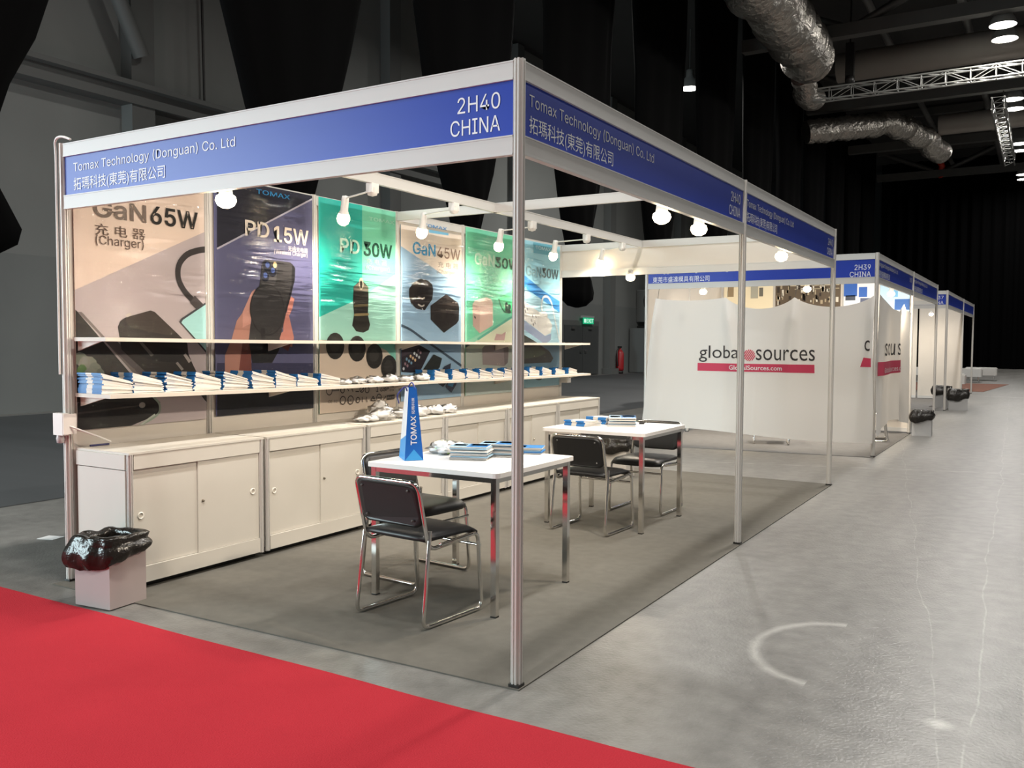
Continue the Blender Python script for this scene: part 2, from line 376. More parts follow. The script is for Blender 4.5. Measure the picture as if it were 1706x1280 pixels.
# ------------------------------------------------------------------ roof steel, ducts, trusses and lamps
for i, (y, lab) in enumerate(((16.2, 'roof truss nearest the camera at the top edge'), (24.2, 'roof truss just behind the long silver lattice truss'), (32.6, 'roof truss above the shorter silver flexible duct'),
                              (41.0, 'roof truss beyond the second pair of lamps'), (49.2, 'farthest roof truss before the black end curtain'))):
    t = thing('roof_truss', 'dark painted steel ' + lab, 'roof truss', (0, y, 10.2), group='roof trusses')
    mbox('bottom_chord', (-6.4, 20, -.18, .18, 0, .36), DARKMET, t); mbox('top_chord', (-6.4, 20, -.15, .15, 1.4, 1.7), DARKMET, t)
    for j in range(9):
        x = -6.2 + j * 2.9; sgn = 1 if j % 2 else -1
        k = MB(); k.tube([(x, 0, .2 if sgn > 0 else 1.5), (x + 2.9, 0, 1.5 if sgn > 0 else .2)], .13, seg=4); k.build('web_member', DARKMET, t)
PIPEG = mat('service_pipe', (0.16, 0.16, 0.155), 0.5, 0.2)
for x, z, lab in ((-2.9, 11.2, 'thin grey service pipe running along the roof, left one'), (-0.55, 11.1, 'grey service pipe running along the roof, nearer the lamps')):
    k = MB(); k.tube([(x, 4, z), (x, 20, z), (x, 40, z), (x, 53, z)], .12, seg=8); tag(k.build('service_pipe', PIPEG), lab, 'pipe')
DUCT = mat('foil_duct', (0.46, 0.43, 0.39), 0.34, 0.85, bump=(7, 0.9, 0.08)); SDUCT = mat('painted_duct', (0.25, 0.225, 0.20), 0.6, 0.1)
def flex(path, r, name, label, seg=26, step=0.17, amp=0.06):
    pts = []; path = [Vector(p) for p in path]
    for a, b in zip(path, path[1:]):
        n = max(2, int((b - a).length / step)); pts += [a + (b - a) * i / n for i in range(n)]
    pts.append(path[-1])
    for i in range(1, len(pts) - 1): pts[i] = pts[i] + Vector((noise.noise(Vector((i * .21, 0, 3))), 0, noise.noise(Vector((i * .19, 7, 0))))) * .16
    k = MB(); k.tube(pts, r, seg=seg, rf=lambda i: r * (1 + amp * (1 if i % 2 else -1) + .12 * noise.noise(Vector((i * .33, 1, 1)))))
    return tag(k.build(name, DUCT), label, 'duct')
flex(fillet([(-4.15, 14.0, 9.7), (-4.15, 18.5, 9.6), (-4.2, 21.5, 9.6), (-4.3, 23.6, 9.6)], 2, 6), .68, 'flexible_duct', 'large crinkled silver flexible duct at the top edge of the roof')
flex(fillet([(-4.75, 24.6, 9.40), (-4.85, 25.6, 9.0), (-4.75, 26.6, 9.2)], 1, 4), .34, 'flexible_duct', 'short bright silver duct hose hanging at the end of the lattice truss')
flex(fillet([(-6.2, 31.6, 9.3), (-4.7, 33, 9.62), (-3.53, 34.5, 9.95), (-2.84, 36, 9.7), (-2.1, 37.8, 9.2)], 1.5, 6), .44, 'flexible_duct', 'curved silver flexible duct beyond the lattice truss', step=.16)
for y, z, r, x0, lab in ((27.6, 10.34, .46, -4.3, 'long round brown-grey air duct behind the lattice truss'), (37.0, 10.22, .40, -2.2, 'round grey air duct beyond the curved flexible duct')):
    k = MB(); k.tube([(x0 + j * 1.2, y, z) for j in range(15)], r, seg=18, rf=lambda i: r * (1.0 if i % 2 else 1.012)); tag(k.build('air_duct', SDUCT), lab, 'duct')
def lattice(name, label, L, loc, rz, s=0.34, n=18, my=None, hang=()):
    t = thing(name, label, 'truss', loc, rz); TM = my or mat('truss_alu', (0.40, 0.40, 0.38), 0.4, 0.4)
    for a in (-s / 2, s / 2):
        for b in (0, s):
            k = MB(); k.tube([(0, a, b), (L, a, b)], .026, seg=6); k.build('chord', TM, t)
    k = MB()
    for i in range(n):
        x0, x1 = L * i / n, L * (i + 1) / n
        for a in (-s / 2, s / 2): k.tube([(x0, a, 0 if i % 2 else s), (x1, a, s if i % 2 else 0)], .014, seg=4, caps=False)
        for b in (0, s): k.tube([(x0, -s / 2, b), (x1, s / 2, b)], .014, seg=4, caps=False)
        k.tube([(x0, -s / 2, 0), (x0, -s / 2, s), (x0, s / 2, s), (x0, s / 2, 0), (x0, -s / 2, 0)], .014, seg=4, caps=False)
    br = k.build('bracing', TM, t)
    for x in hang:
        k = MB(); k.tube([(x, 0, s), (x, 0, 10.25 - loc[2])], .018, seg=5); k.build('hanger', DARKMET, t)
    return t
lattice('lattice_truss', 'long silver lattice truss hung across the hall under the roof', 11.5, (-4.75, 25.6, 8.85), 0.0)
lattice('lattice_truss', 'silver lattice truss running away from the camera beside the lamps', 10.5, (0.25, 29.3, 8.85), PI / 2, s=.36, n=14, hang=(3.3,))
k = MB(); k.box(-.12, .12, -.1, .1, 0, 1.0); k.tube([(0, 0, 0), (0, 0, 2.4)], .03, seg=6); k.lathe([(.0, -.25), (.14, -.2), (.14, .02), (0, .05)], 10)
tag(k.build('chain_hoist', BLACK, None, (-3.55, 25.6, 9.46)), 'black chain hoist holding the left end of the long lattice truss', 'hoist')
for px, py, yy, rr, lab in ((1326, 106, 24.2, .10, 'red strap tied to the dark beam beside the large silver duct'), (1566, 286, 49.2, .16, 'red strap on the far roof beam right of the black curtain edge')):
    q = at(px, py, 1, yy)
    k = MB(); k.tube([(0, -.12, max(.5, 10.4 - q.z)), (.1, -.05, .25), (0, .0, 0), (.1, .02, -.3)], rr, seg=6); tag(k.build('red_strap', mat('strap_red', (0.55, 0.04, 0.02), 0.6), None, q), lab, 'strap')

LAMPM = mat('lamp_reflector', (0.5, 0.5, 0.48), 0.35, 0.5); LAMPE = mat('lamp_glow', (1, 1, 1), 0.5, emit=((1.0, 0.97, 0.90), 14.0))
def high_bay(loc, label, power=HIGH_BAY_W * .55, group='high bay hall lamps'):
    t = thing('high_bay_lamp', label, 'lamp', loc, group=group)
    k = MB(); k.lathe([(.34, 0), (.31, .14), (.22, .30), (.13, .40), (.12, .62), (0, .64)], 18); k.build('reflector', LAMPM, t)
    k = MB(); k.lathe([(.325, 0.01), (.2, .02), (0, .02)], 18); k.build('bulb_glass', LAMPE, t)
    k = MB(); k.tube([(0, 0, .62), (0, 0, 12 - loc[2])], .02, seg=5); k.build('suspension_rod', DARKMET, t)
    ld = bpy.data.lights.new('high_bay_light', 'AREA'); ld.shape = 'DISK'; ld.size = .62; ld.energy = power; ld.color = (1.0, 0.965, 0.91)
    o = bpy.data.objects.new('high_bay_light', ld); COL.objects.link(o); o.parent = t; o.location = (0, 0, -.03)
    return t
labs = ['of the pair nearest the top right corner', 'of the second pair down the right edge', 'of the third pair down the right edge', 'of the farthest pair by the end curtain']
for i, (a, b) in enumerate(((24.7, 26.0), (33.2, 34.7), (41.3, 42.9), (49.4, 50.9))):
    high_bay((.53, a, 10), 'glowing high bay lamp, upper one ' + labs[i]); high_bay((.53, b, 10), 'glowing high bay lamp, lower one ' + labs[i])
high_bay((-8.84, 26.24, 10.0), 'single glowing high bay lamp seen between the black drapes', 520)
def lamp_light(loc, power):                              # unseen lamps: the visible rows carried on, plus an assumed row at right
    ld = bpy.data.lights.new('high_bay_light', 'AREA'); ld.shape = 'DISK'; ld.size = .62; ld.energy = power; ld.color = (1.0, 0.965, 0.91)
    o = bpy.data.objects.new('high_bay_light', ld); COL.objects.link(o); o.location = loc
for y in (16.8, 8.3, -.2, -8.7):
    for dy in (-.7, .7): lamp_light((.53, y + dy, 9.97), HIGH_BAY_W)
for y in (17.8, 9.4, 1.0, -7.4): lamp_light((-8.84, y, 9.97), 100)  # unseen lamps, added to light the left wall and dark carpet
for y in (-6, 6, 18, 30): lamp_light((9.5, y, 9.97), HIGH_BAY_W * .8)

# ================================================================== FLOOR COVERINGS
o = mbox('dark_carpet', (-14.25, -5.6, -.2, 53, 0.0, 0.008), DARKCARP); tag(o, 'dark grey carpet covering the hall floor behind the booths', 'carpet')
def carpet(name, x0, x1, y0, y1, t, m, label, cat='carpet', nx=60, ny=6, wob=.012):
    k = MB()
    pts = [(x0 + (x1 - x0) * i / nx, y1 + wob * noise.noise(Vector((i * .37, 2, 0)))) for i in range(nx, -1, -1)]
    pts = [(x0, y0), (x1, y0)] + pts
    k.prism(pts, 0, t); return tag(k.build(name, m), label, cat)
carpet('red_carpet', -14, 0.95, -9, -.30, .012, REDCARP, 'bright red aisle carpet across the lower left foreground')
k = MB(); k.prism([(-3.02, -.10), (.03, -.03), (.02, 6.07), (-3.02, 6.12)], 0, .006)
tag(k.build('booth_carpet', GREYCARP), 'grey needle-felt carpet inside the near corner booth', 'carpet')
k = MB(); k.prism([(-3.02, 8.15), (.02, 8.5), (.02, 15.5), (-3.02, 15.5)], 0, .006)
tag(k.build('booth_carpet', GREYCARP2), 'grey carpet under the neighbouring booth with the white banner', 'carpet')
k = MB(); k.prism([(-3.02, 17.4), (.02, 17.4), (.02, 25.1), (-3.02, 25.1)], 0, .006)
tag(k.build('booth_carpet', GREYCARP2), 'grey carpet under the farthest booth in the row', 'carpet')
k = MB(); k.prism([(-3, 26.2), (.25, 26.2), (.7, 32), (-3, 32)], 0, .008)
tag(k.build('brown_carpet', mat('brown_red_carpet', (0.26, 0.12, 0.085), .95)), 'reddish brown carpet patch at the far end of the aisle', 'carpet')

# ================================================================== SHELL SCHEME BOOTHS
HT = 2.5; FH = .366
def post_profile(r=.0225, slot=.0042, dep=.007):
    pts = []
    h = r * math.tan(PI / 8)
    for i in range(8):
        a = i * PI / 4; n = Vector((math.cos(a), math.sin(a))); t = Vector((-n.y, n.x))
        for s, d in ((-h, 0), (-slot, 0), (-slot, dep), (slot, dep), (slot, 0)):
            p = n * (r - d) + t * s; pts.append((p.x, p.y))
    return pts
_pm = {}
def post(parent, x, y, z0=0.0065, z1=HT + .004):
    key = (round(z0, 3), round(z1, 3))
    if key not in _pm:
        k = MB(); k.prism(post_profile(), z0 + .012, z1); k.box(-.024, .024, -.024, .024, z0, z0 + .012, BLACK); _pm[key] = k.data('post', ALU)
    return link('post', _pm[key], parent, (x, y, 0))
def seg_matrix(A, B):
    A = Vector((*A, 0)); B = Vector((*B, 0)); u = (B - A).normalized(); n = Vector((u.y, -u.x, 0))
    return Matrix(((u.x, n.x, 0, A.x), (u.y, n.y, 0, A.y), (0, 0, 1, 0), (0, 0, 0, 1))), (B - A).length
def beam(parent, A, B, z0, z1=None, name='beam', t=.013):
    z1 = z1 or z0 + .073
    T, L = seg_matrix(A, B); k = MB()
    # C-shaped extrusion with proud lips along both edges
    k.box(.022, L - .022, -t, t, z0 + .004, z1 - .004, None, T); k.box(.022, L - .022, -t - .002, t + .002, z0, z0 + .006, None, T); k.box(.022, L - .022, -t - .002, t + .002, z1 - .006, z1, None, T)
    return k.build(name, ALUW, parent)
def fascia(parent, A, B, lines, back=WPANEL, h=FH):
    """lines: (text, u0, u1, v0, v1) measured along the board and up from the floor"""
    z1 = HT; z0 = HT - h
    fb = beam(parent, A, B, z1 - .074, z1, 'fascia_beam'); fb2 = beam(parent, A, B, z0, z0 + .077, 'fascia_beam')
    T, L = seg_matrix(A, B); k = MB()
    k.box(.024, L - .024, -.003, .002, z0 + .076, z1 - .073, back, T)
    k.add([(.024, .0035, z0 + .076), (L - .024, .0035, z0 + .076), (L - .024, .0035, z1 - .073), (.024, .0035, z1 - .073)], [(0, 1, 2, 3)], BLUE, False, T)
    p = k.build('sign_panel', BLUE, parent)
    if lines:
        for body, u0, u1, v0, v1 in lines:
            k = MB(); cjk = any(ord(ch) > 0x2e80 for ch in body)
            add_text(k, body, u0, u1, v0, v1, None, lambda u, v: T @ Vector((u, .0055, v)), base=not cjk and ('(' in body), bold=0.0)
            if len(body) > 5: k.build('lettering', SIGNW, p); continue
            root = list(range(len(k.v)))                 # booth numbers and country: large single characters, each its own piece
            def find(i):
                while root[i] != i: i = root[i]
                return i
            for fc, _, _ in k.f:
                for j in fc[1:]: root[find(j)] = find(fc[0])
            isl = {}
            for fc, mm, sm in k.f: isl.setdefault(find(fc[0]), []).append(fc)
            for fcs in isl.values():
                ids = sorted({j for fc in fcs for j in fc}); mp_ = {j: n for n, j in enumerate(ids)}
                q = MB(); q.add([k.v[j] for j in ids], [[mp_[j] for j in fc] for fc in fcs]); q.build('letter', SIGNW, p)
    return p
NAME = 'Tomax Technology (Donguan) Co. Ltd'; NAMEC = '拓瑪科技(東莞)有限公司'
def sign_lines(L, name, cname, num, ctry='CHINA', w1=1.30, w2=.78, off=.10):
    o = []
    if name: o.append((name, off, off + w1, 2.338, 2.405))
    if cname: o.append((cname, off, off + w2, 2.222, 2.302))
    if num: o += [(num, L - .09 - .20, L - .085, 2.325, 2.39), (ctry, L - .09 - .235, L - .085, 2.236, 2.30)]
    return o
def wall_panel(parent, A, B, z0=.06, z1=2.43, m=WPANEL):
    T, L = seg_matrix(A, B); k = MB(); k.box(.02, L - .02, -.003, .003, z0, z1, None, T)
    return k.build('wall_panel', m, parent)

b1 = thing('exhibition_booth', 'near corner booth frame with blue sign boards and white back wall of posters', 'booth')
for p in ((-3, 0), (0, 0), (0, 3), (0, 6)): post(b1, *p)
for i in range(1, 7): post(b1, -3, i)
fascia(b1, (-3, 0), (0, 0), sign_lines(3, NAME, NAMEC, '2H40', w1=1.30, w2=.78, off=.105))
fascia(b1, (0, 0), (0, 3), sign_lines(3, NAME, NAMEC, '2H40', w1=1.31, w2=.80, off=.07))
fascia(b1, (0, 3), (0, 6), sign_lines(3, NAME, NAMEC, '2H40', w1=1.31, w2=.80, off=.07))
fascia(b1, (0, 6), (-3, 6), [])
for i in range(6):
    beam(b1, (-3, i), (-3, i + 1), HT - .073); beam(b1, (-3, i), (-3, i + 1), .03, .09); wall_panel(b1, (-3, i), (-3, i + 1))
beam(b1, (-2.0, 0.0), (-2.0, 6.0), 2.425); beam(b1, (-3, 3.0), (0, 3.0), 2.425)

b2 = thing('exhibition_booth', 'neighbouring booth frame numbered 2H39 hung with a white cloth banner', 'booth', (0, 8.57, 0))
k2 = 3.33
for p in ((-3, 0), (0, 0), (0, k2), (0, 6.85), (-3, k2), (-3, 1.7), (-2, k2), (-1, k2)): post(b2, *p)
fascia(b2, (-3, 0), (0, 0), [('Dongguan Shengda Molding Co. Ltd', .09, 1.45, 2.335, 2.40), ('東莞市盛達模具有限公司', .09, .90, 2.222, 2.302), ('2H39', 2.74, 2.928, 2.30, 2.365), ('CHINA', 2.686, 2.93, 2.215, 2.28)])
fascia(b2, (0, 0), (0, k2), [('Dongguan Shengda Molding Co. Ltd', .08, 1.7, 2.338, 2.405), ('東莞市盛達模具有限公司', .08, 1.0, 2.222, 2.302), ('2H39', 2.95, 3.2, 2.325, 2.39)])
fascia(b2, (0, k2), (0, 6.85), [('Dongguan Shengda Molding Co. Ltd', .08, 1.9, 2.338, 2.405), ('東莞市盛達模具有限公司', .08, 1.2, 2.222, 2.302)])
fascia(b2, (0, 6.85), (-3, 6.85), [])
for x in (-3, -2, -1): wall_panel(b2, (x, k2), (x + 1, k2)); beam(b2, (x, k2), (x + 1, k2), HT - .073); beam(b2, (x, k2), (x + 1, k2), .03, .09)
for y0, y1 in ((0, 1.7), (1.7, k2), (k2, 6.85)): wall_panel(b2, (-3, y0), (-3, y1)); beam(b2, (-3, y0), (-3, y1), HT - .073)

b4 = thing('exhibition_booth', 'farthest booth frame of the row numbered 2H37 with a bare white wall', 'booth', (0, 17.45, 0))
for p in ((-3, 0), (0, 0), (0, 4.05), (0, 7.6), (-3, 4.05), (-3, 7.6)): post(b4, *p)
fascia(b4, (-3, 0), (0, 0), [('2H37', 2.70, 2.93, 2.325, 2.395), ('CHINA', 2.64, 2.93, 2.22, 2.29)])
fascia(b4, (0, 0), (0, 4.05), [])
fascia(b4, (0, 4.05), (0, 7.6), [])
for x in (-3, -2, -1): wall_panel(b4, (x, 4.05), (x + 1, 4.05)); beam(b4, (x, 4.05), (x + 1, 4.05), HT - .073); beam(b4, (x, 4.05), (x + 1, 4.05), .03, .09)

# ------------------------------------------------------------------ spotlights
BULB = mat('warm_bulb', (1, 1, 1), .4, emit=((1.0, 0.80, 0.50), BULB_E)); LAMPW = mat('spot_white', (0.78, 0.76, 0.73), .4)
def spot_light(parent, loc, direction, power=SPOT_W, ang=165):
    ld = bpy.data.lights.new('spot_glow', 'SPOT'); ld.energy = power; ld.color = (1.0, 0.87, 0.70); ld.spot_size = math.radians(ang); ld.spot_blend = 1.0; ld.shadow_soft_size = .045
    o = bpy.data.objects.new('spot_glow', ld); COL.objects.link(o); o.parent = parent; o.location = loc
    o.rotation_euler = Vector(direction).to_track_quat('-Z', 'Y').to_euler()
def arm_spot(y, label, reach=.50, tilt=.25, dy=.30):
    t = thing('arm_spotlight', label, 'spotlight', (-2.0, y, 2.425), group='arm spotlights on the booth beam')
    k = MB(); k.box(-.025, .025, -.035, .035, -.06, .0); k.lathe([(0, -.085), (.03, -.075), (.035, -.055), (.035, -.03)], 10); k.build('bracket', LAMPW, t)
    hx, hy, hz = -reach, dy, -.015
    k = MB(); k.tube([(0, 0, -.045), (hx * .5, hy * .5, -.03), (hx, hy, hz)], .006, seg=6); k.build('arm', LAMPW, t)
    ax = Vector((-math.sin(tilt), .12, -math.cos(tilt))).normalized()
    q = ax.to_track_quat('-Z', 'Y').to_matrix().to_4x4(); q.translation = Vector((hx, hy, hz - .01))
    k = MB(); k.lathe([(0, .03), (.024, .025), (.027, .0), (.027, -.075), (.034, -.09), (.036, -.10)], 14, None, q); k.build('lamp_head', LAMPW, t)
    k = MB(); k.lathe([(.030, -.088), (.043, -.115), (.046, -.14), (.036, -.168), (.015, -.182), (0, -.184)], 14, None, q); k.build('bulb', BULB, t)
    spot_light(t, Vector((hx, hy, hz)) + ax * .215, ax + Vector((-.02, 0, 0)), SPOT_W)
    return t
for y, lab in ((1.50, 'over the teal poster'), (2.43, 'over the pale blue and cream poster'), (3.60, 'over the mint green poster'), (4.65, 'over the light blue power strip poster'), (5.48, 'before the rear fascia')):
    arm_spot(y, 'white arm spotlight with glowing warm bulb ' + lab, reach=.5 if y < 5 else .42, dy=.3 if y < 5 else .42)
def clip_spot(x, y, label, d, pw=1.0, group='clip spotlights behind the sign boards'):
    t = thing('clip_spotlight', label, 'spotlight', (x, y, 2.14), group=group)
    k = MB(); k.box(-.02, .02, -.02, .02, 0, .05); k.lathe([(0, .03), (.03, .025), (.034, 0), (.034, -.012)], 12); k.build('socket', LAMPW, t)
    k = MB(); k.lathe([(.032, -.01), (.047, -.02), (.052, -.042), (.04, -.066), (.018, -.078), (0, -.08)], 14); k.build('bulb', BULB, t)
    spot_light(t, (0, 0, -.11), d, SPOT_W * pw, 150)
clip_spot(-1.75, .07, 'glowing warm bulb clipped behind the front sign board above the dark blue poster', (-.75, .75, -.8), .7)
clip_spot(-.07, 1.69, 'glowing warm bulb behind the long side sign, nearer the corner post', (-1, -.25, -.6), 1.9)
clip_spot(-.07, 2.31, 'glowing warm bulb behind the long side sign, nearer the middle post', (-1, 0, -.6), 1.9)
clip_spot(-.07, 4.31, 'glowing warm bulb behind the second side sign beyond the middle post', (-1, .6, -.7), 1.6)
clip_spot(-2.1, 5.93, 'small glowing bulb at the lower edge of the rear fascia', (0, -.8, -1.2))
for x, y, lab in ((-2.3, 8.9, 'left front of'), (-.9, 8.9, 'right front of'), (-.12, 10.6, 'side of')):
    clip_spot(x, y, 'warm bulb inside the neighbouring booth, ' + lab + ' its frame', (0, .9, -1), 2.2, 'bulbs in the neighbouring booth')
clip_spot(-.5, 14.6, 'warm bulb inside the booth beyond the banner', (-.3, .6, -1), .7, 'bulbs in the farther booths')
clip_spot(-.6, 20.4, 'warm bulb lighting the bare white wall of the farthest booth', (0, .6, -1), .7, 'bulbs in the farther booths')
clip_spot(-1.8, 20.4, 'warm bulb lighting the left of the farthest booth wall', (0, .6, -1), .7, 'bulbs in the farther booths')
clip_spot(-.6, 24.4, 'warm bulb inside the end section of the farthest booth', (0, -.3, -1), .7, 'bulbs in the farther booths')
# ================================================================== POSTERS ON THE BACK WALL
WX = -2.984                                             # front face of the wall panels
class Poster:
    def __init__(s, label, crop, y0, y1, z0, z1, basecol, seed):
        s.c = crop; s.y0, s.y1, s.z0, s.z1 = y0, y1, z0, z1
        s.t = thing('poster', label, 'poster', (WX, y0, z0)); s.parts = {}; s.n = 0; s.seed = seed
        k = MB(); k.box(0, .003, 0, y1 - y0, 0, z1 - z0); k.build('sheet', mat('sheet_%d' % seed, basecol, .55), s.t)
    def uv(s, zx, zy):
        p = at(s.c[0] + zx * s.c[2], s.c[1] + zy * s.c[2], 0, WX + .004); return (p.y - s.y0, p.z - s.z0)
    def clip(s, pts):
        def cut(ps, ax, lim, sg):
            out = []
            for i in range(len(ps)):
                a, b = ps[i - 1], ps[i]; da, db = (a[ax] - lim) * sg, (b[ax] - lim) * sg
                if (da >= 0) != (db >= 0):
                    t = da / (da - db); out.append((a[0] + (b[0] - a[0]) * t, a[1] + (b[1] - a[1]) * t))
                if db >= 0: out.append(b)
            return out
        for ax, lim, sg in ((0, 0, 1), (0, s.y1 - s.y0, -1), (1, 0, 1), (1, s.z1 - s.z0, -1)):
            pts = cut(pts, ax, lim, sg)
            if not pts: return []
        return pts
    def part(s, name):
        if name in ('colour_field', 'headline', 'caption', 'hand_picture'): name = (name, len(s.parts))
        return s.parts.setdefault(name, MB())
    def lay(s): s.n += 1; return .0035 + s.n * .00022
    def raw(s, part, pts, col, smooth=False):
        pts = s.clip(pts)
        if len(pts) < 3: return
        x = s.lay(); from_area = sum(pts[i - 1][0] * pts[i][1] - pts[i][0] * pts[i - 1][1] for i in range(len(pts)))
        if from_area < 0: pts = pts[::-1]
        # ear-safe fan through tessellation
        from mathutils.geometry import tessellate_polygon
        tri = tessellate_polygon([[Vector((a, b, 0)) for a, b in pts]])
        fs = []
        for t in tri:
            a, b, c = (pts[i] for i in t); ar = (b[0] - a[0]) * (c[1] - a[1]) - (b[1] - a[1]) * (c[0] - a[0])
            fs.append(t if ar > 0 else (t[0], t[2], t[1]))
        s.part(part).add([(x, a, b) for a, b in pts], fs, pm(col))
    def poly(s, part, zpts, col): s.raw(part, [s.uv(*p) for p in zpts], col)
    def ell(s, part, zc, rx, ry, col, n=18, rot=0):
        c = s.uv(*zc); s.raw(part, [(c[0] + rx * math.cos(2 * PI * i / n) * math.cos(rot) - ry * math.sin(2 * PI * i / n) * math.sin(rot), c[1] + rx * math.cos(2 * PI * i / n) * math.sin(rot) + ry * math.sin(2 * PI * i / n) * math.cos(rot)) for i in range(n)], col)
    def stroke(s, part, zpts, wd, col):
        ps = [Vector(s.uv(*p)) for p in zpts]; ps = [Vector((p.x, p.y)) for p in fillet([Vector((p.x, p.y, 0)) for p in ps], .3, 5)]
        lft, rgt = [], []
        for i, p in enumerate(ps):
            t = (ps[min(i + 1, len(ps) - 1)] - ps[max(i - 1, 0)]).normalized(); n = Vector((-t.y, t.x)) * wd / 2
            lft.append(tuple(p + n)); rgt.append(tuple(p - n))
        for i in range(len(ps) - 1):
            s.n -= 1 if i else 0
            s.raw(part, [lft[i], lft[i + 1], rgt[i + 1], rgt[i]], col)
    def text(s, part, body, zl, zr, zb, zt, col, bold=0.0, base=True, shear=0):
        u0 = s.uv(zl, (zb[1] + zt[1]) / 2)[0]; u1 = s.uv(zr, (zb[1] + zt[1]) / 2)[0]; v0 = s.uv(*zb)[1]; v1 = s.uv(*zt)[1]; x = s.lay()
        add_text(s.part(part), body, u0, u1, v0, v1, pm(col), lambda u, v: (x, u, v), bold=bold, base=base, shear=shear)
    def done(s):
        for name, k in s.parts.items(): k.build(name if isinstance(name, str) else name[0], pm((128, 128, 128)), s.t)
        Wd, Hd = s.y1 - s.y0, s.z1 - s.z0
        rc = random.Random(s.seed); cr_ = [(rc.uniform(.5, .97), rc.uniform(.004, .0085), rc.random(), rc.uniform(.12, .4)) for _ in range(26)]
        def fn(u, v):
            w_ = noise.noise(Vector((u * 2.2 + s.seed * 9, v * 16, s.seed))) * .0045 + noise.noise(Vector((u * 5, v * 34, s.seed + 4))) * .0022
            for cv, ca, cu, cw in cr_:
                w_ += ca * math.exp(-((v - cv - .012 * noise.noise(Vector((u * 2.5, cv * 40, 0)))) / .0062) ** 2) * max(0, 1 - ((u - cu) / cw) ** 2)
            return (.019 + w_, Wd * (.004 + .992 * u), Hd * (.004 + .992 * v))
        k = MB(); k.grid(22, 230, fn); k.build('clear_film', FILM, s.t)
_pm2 = {}
def pm(c):
    if c not in _pm2: _pm2[c] = mat('print_%d_%d_%d' % c, srgb(*c), .55, spec=.3)
    return _pm2[c]

# --- poster: pale, black charger with cable
P = Poster('pale grey and cream poster with black wall charger, cable and phone, leftmost on the wall', (110, 310, .3281), .045, .965, .875, 2.47, srgb(226, 206, 192), 1)
P.poly('colour_field', [(40, 530), (745, 215), (800, 215), (800, 1300), (40, 1300)], (186, 174, 176))
P.poly('background_picture', [(30, 610), (60, 640), (330, 955), (480, 1100), (30, 1100)], (38, 33, 30))
P.poly('background_picture', [(60, 640), (160, 745), (345, 955), (370, 955), (190, 760), (80, 640)], (120, 108, 106))
P.poly('background_picture', [(200, 790), (260, 790), (430, 960), (380, 965)], (92, 84, 84))
for a, b, r, c in ((75, 880, .05, (120, 130, 112)), (110, 905, .06, (142, 146, 130)), (150, 930, .045, (128, 132, 120)), (80, 940, .04, (84, 120, 60)), (175, 950, .03, (110, 114, 104)), (120, 955, .045, (134, 138, 124))):
    P.ell('plant_picture', (a, b), r, r * .8, c, 9, a)
P.poly('charger_picture', [(262, 715), (275, 685), (300, 668), (428, 632), (450, 640), (560, 745), (615, 800), (620, 850), (640, 900), (690, 1000), (560, 1010), (420, 960), (280, 830)], (40, 33, 29))
P.poly('charger_picture', [(300, 668), (428, 632), (450, 640), (560, 745), (520, 760), (330, 720), (310, 700)], (58, 48, 42))
P.poly('charger_picture', [(275, 800), (400, 800), (600, 830), (610, 870), (540, 900), (420, 880), (290, 830)], (24, 20, 18))
P.poly('charger_picture', [(300, 655), (325, 643), (332, 655), (308, 668)], (196, 186, 176))
P.poly('charger_picture', [(355, 778), (370, 775), (445, 858), (430, 866)], (104, 98, 94))
P.poly('charger_picture', [(555, 900), (566, 893), (596, 930), (586, 938)], (150, 142, 138))
P.poly('charger_picture', [(594, 858), (606, 850), (634, 888), (622, 900)], (170, 160, 156))
P.stroke('cable_picture', [(800, 330), (700, 318), (610, 345), (568, 400), (566, 470), (595, 530), (650, 590)], .040, (46, 40, 40))
P.stroke('cable_picture', [(640, 575), (690, 625)], .062, (74, 66, 66))
P.poly('phone_picture', [(574, 690), (582, 674), (752, 562), (800, 540), (800, 960), (758, 905)], (66, 66, 70))
P.poly('phone_picture', [(584, 694), (592, 680), (752, 572), (800, 550), (800, 940), (760, 893)], (176, 222, 222))
P.poly('strap_picture', [(640, 1000), (690, 1000), (760, 1090), (760, 1145), (700, 1085)], (44, 40, 40))
P.poly('case_picture', [(30, 1105), (300, 1072), (430, 1068), (470, 1095), (478, 1130), (455, 1165), (310, 1225), (30, 1270)], (30, 25, 24))
P.poly('case_picture', [(60, 1150), (300, 1120), (420, 1110), (300, 1128), (60, 1160)], (76, 68, 64))
P.ell('case_picture', (385, 1113), .022, .018, (170, 165, 160))
P.stroke('cord_picture', [(440, 1070), (475, 1105), (475, 1150), (440, 1180), (360, 1222)], .014, (150, 165, 150))
P.stroke('cord_picture', [(450, 1160), (400, 1195), (370, 1220)], .012, (190, 196, 186))
P.text('headline', 'GaN', 135, 405, (385, 184), (355, 58), (118, 104, 96), .016)
P.text('headline', '65W', 426, 667, (455, 193), (440, 66), (26, 22, 20), .016)
P.text('caption', '充 电 器', 145, 400, (375, 273), (375, 217), (96, 76, 66), 0.0, False)
P.text('caption', '(Charger)', 148, 392, (380, 331), (380, 272), (96, 76, 66), 0.0, False)
P.done()

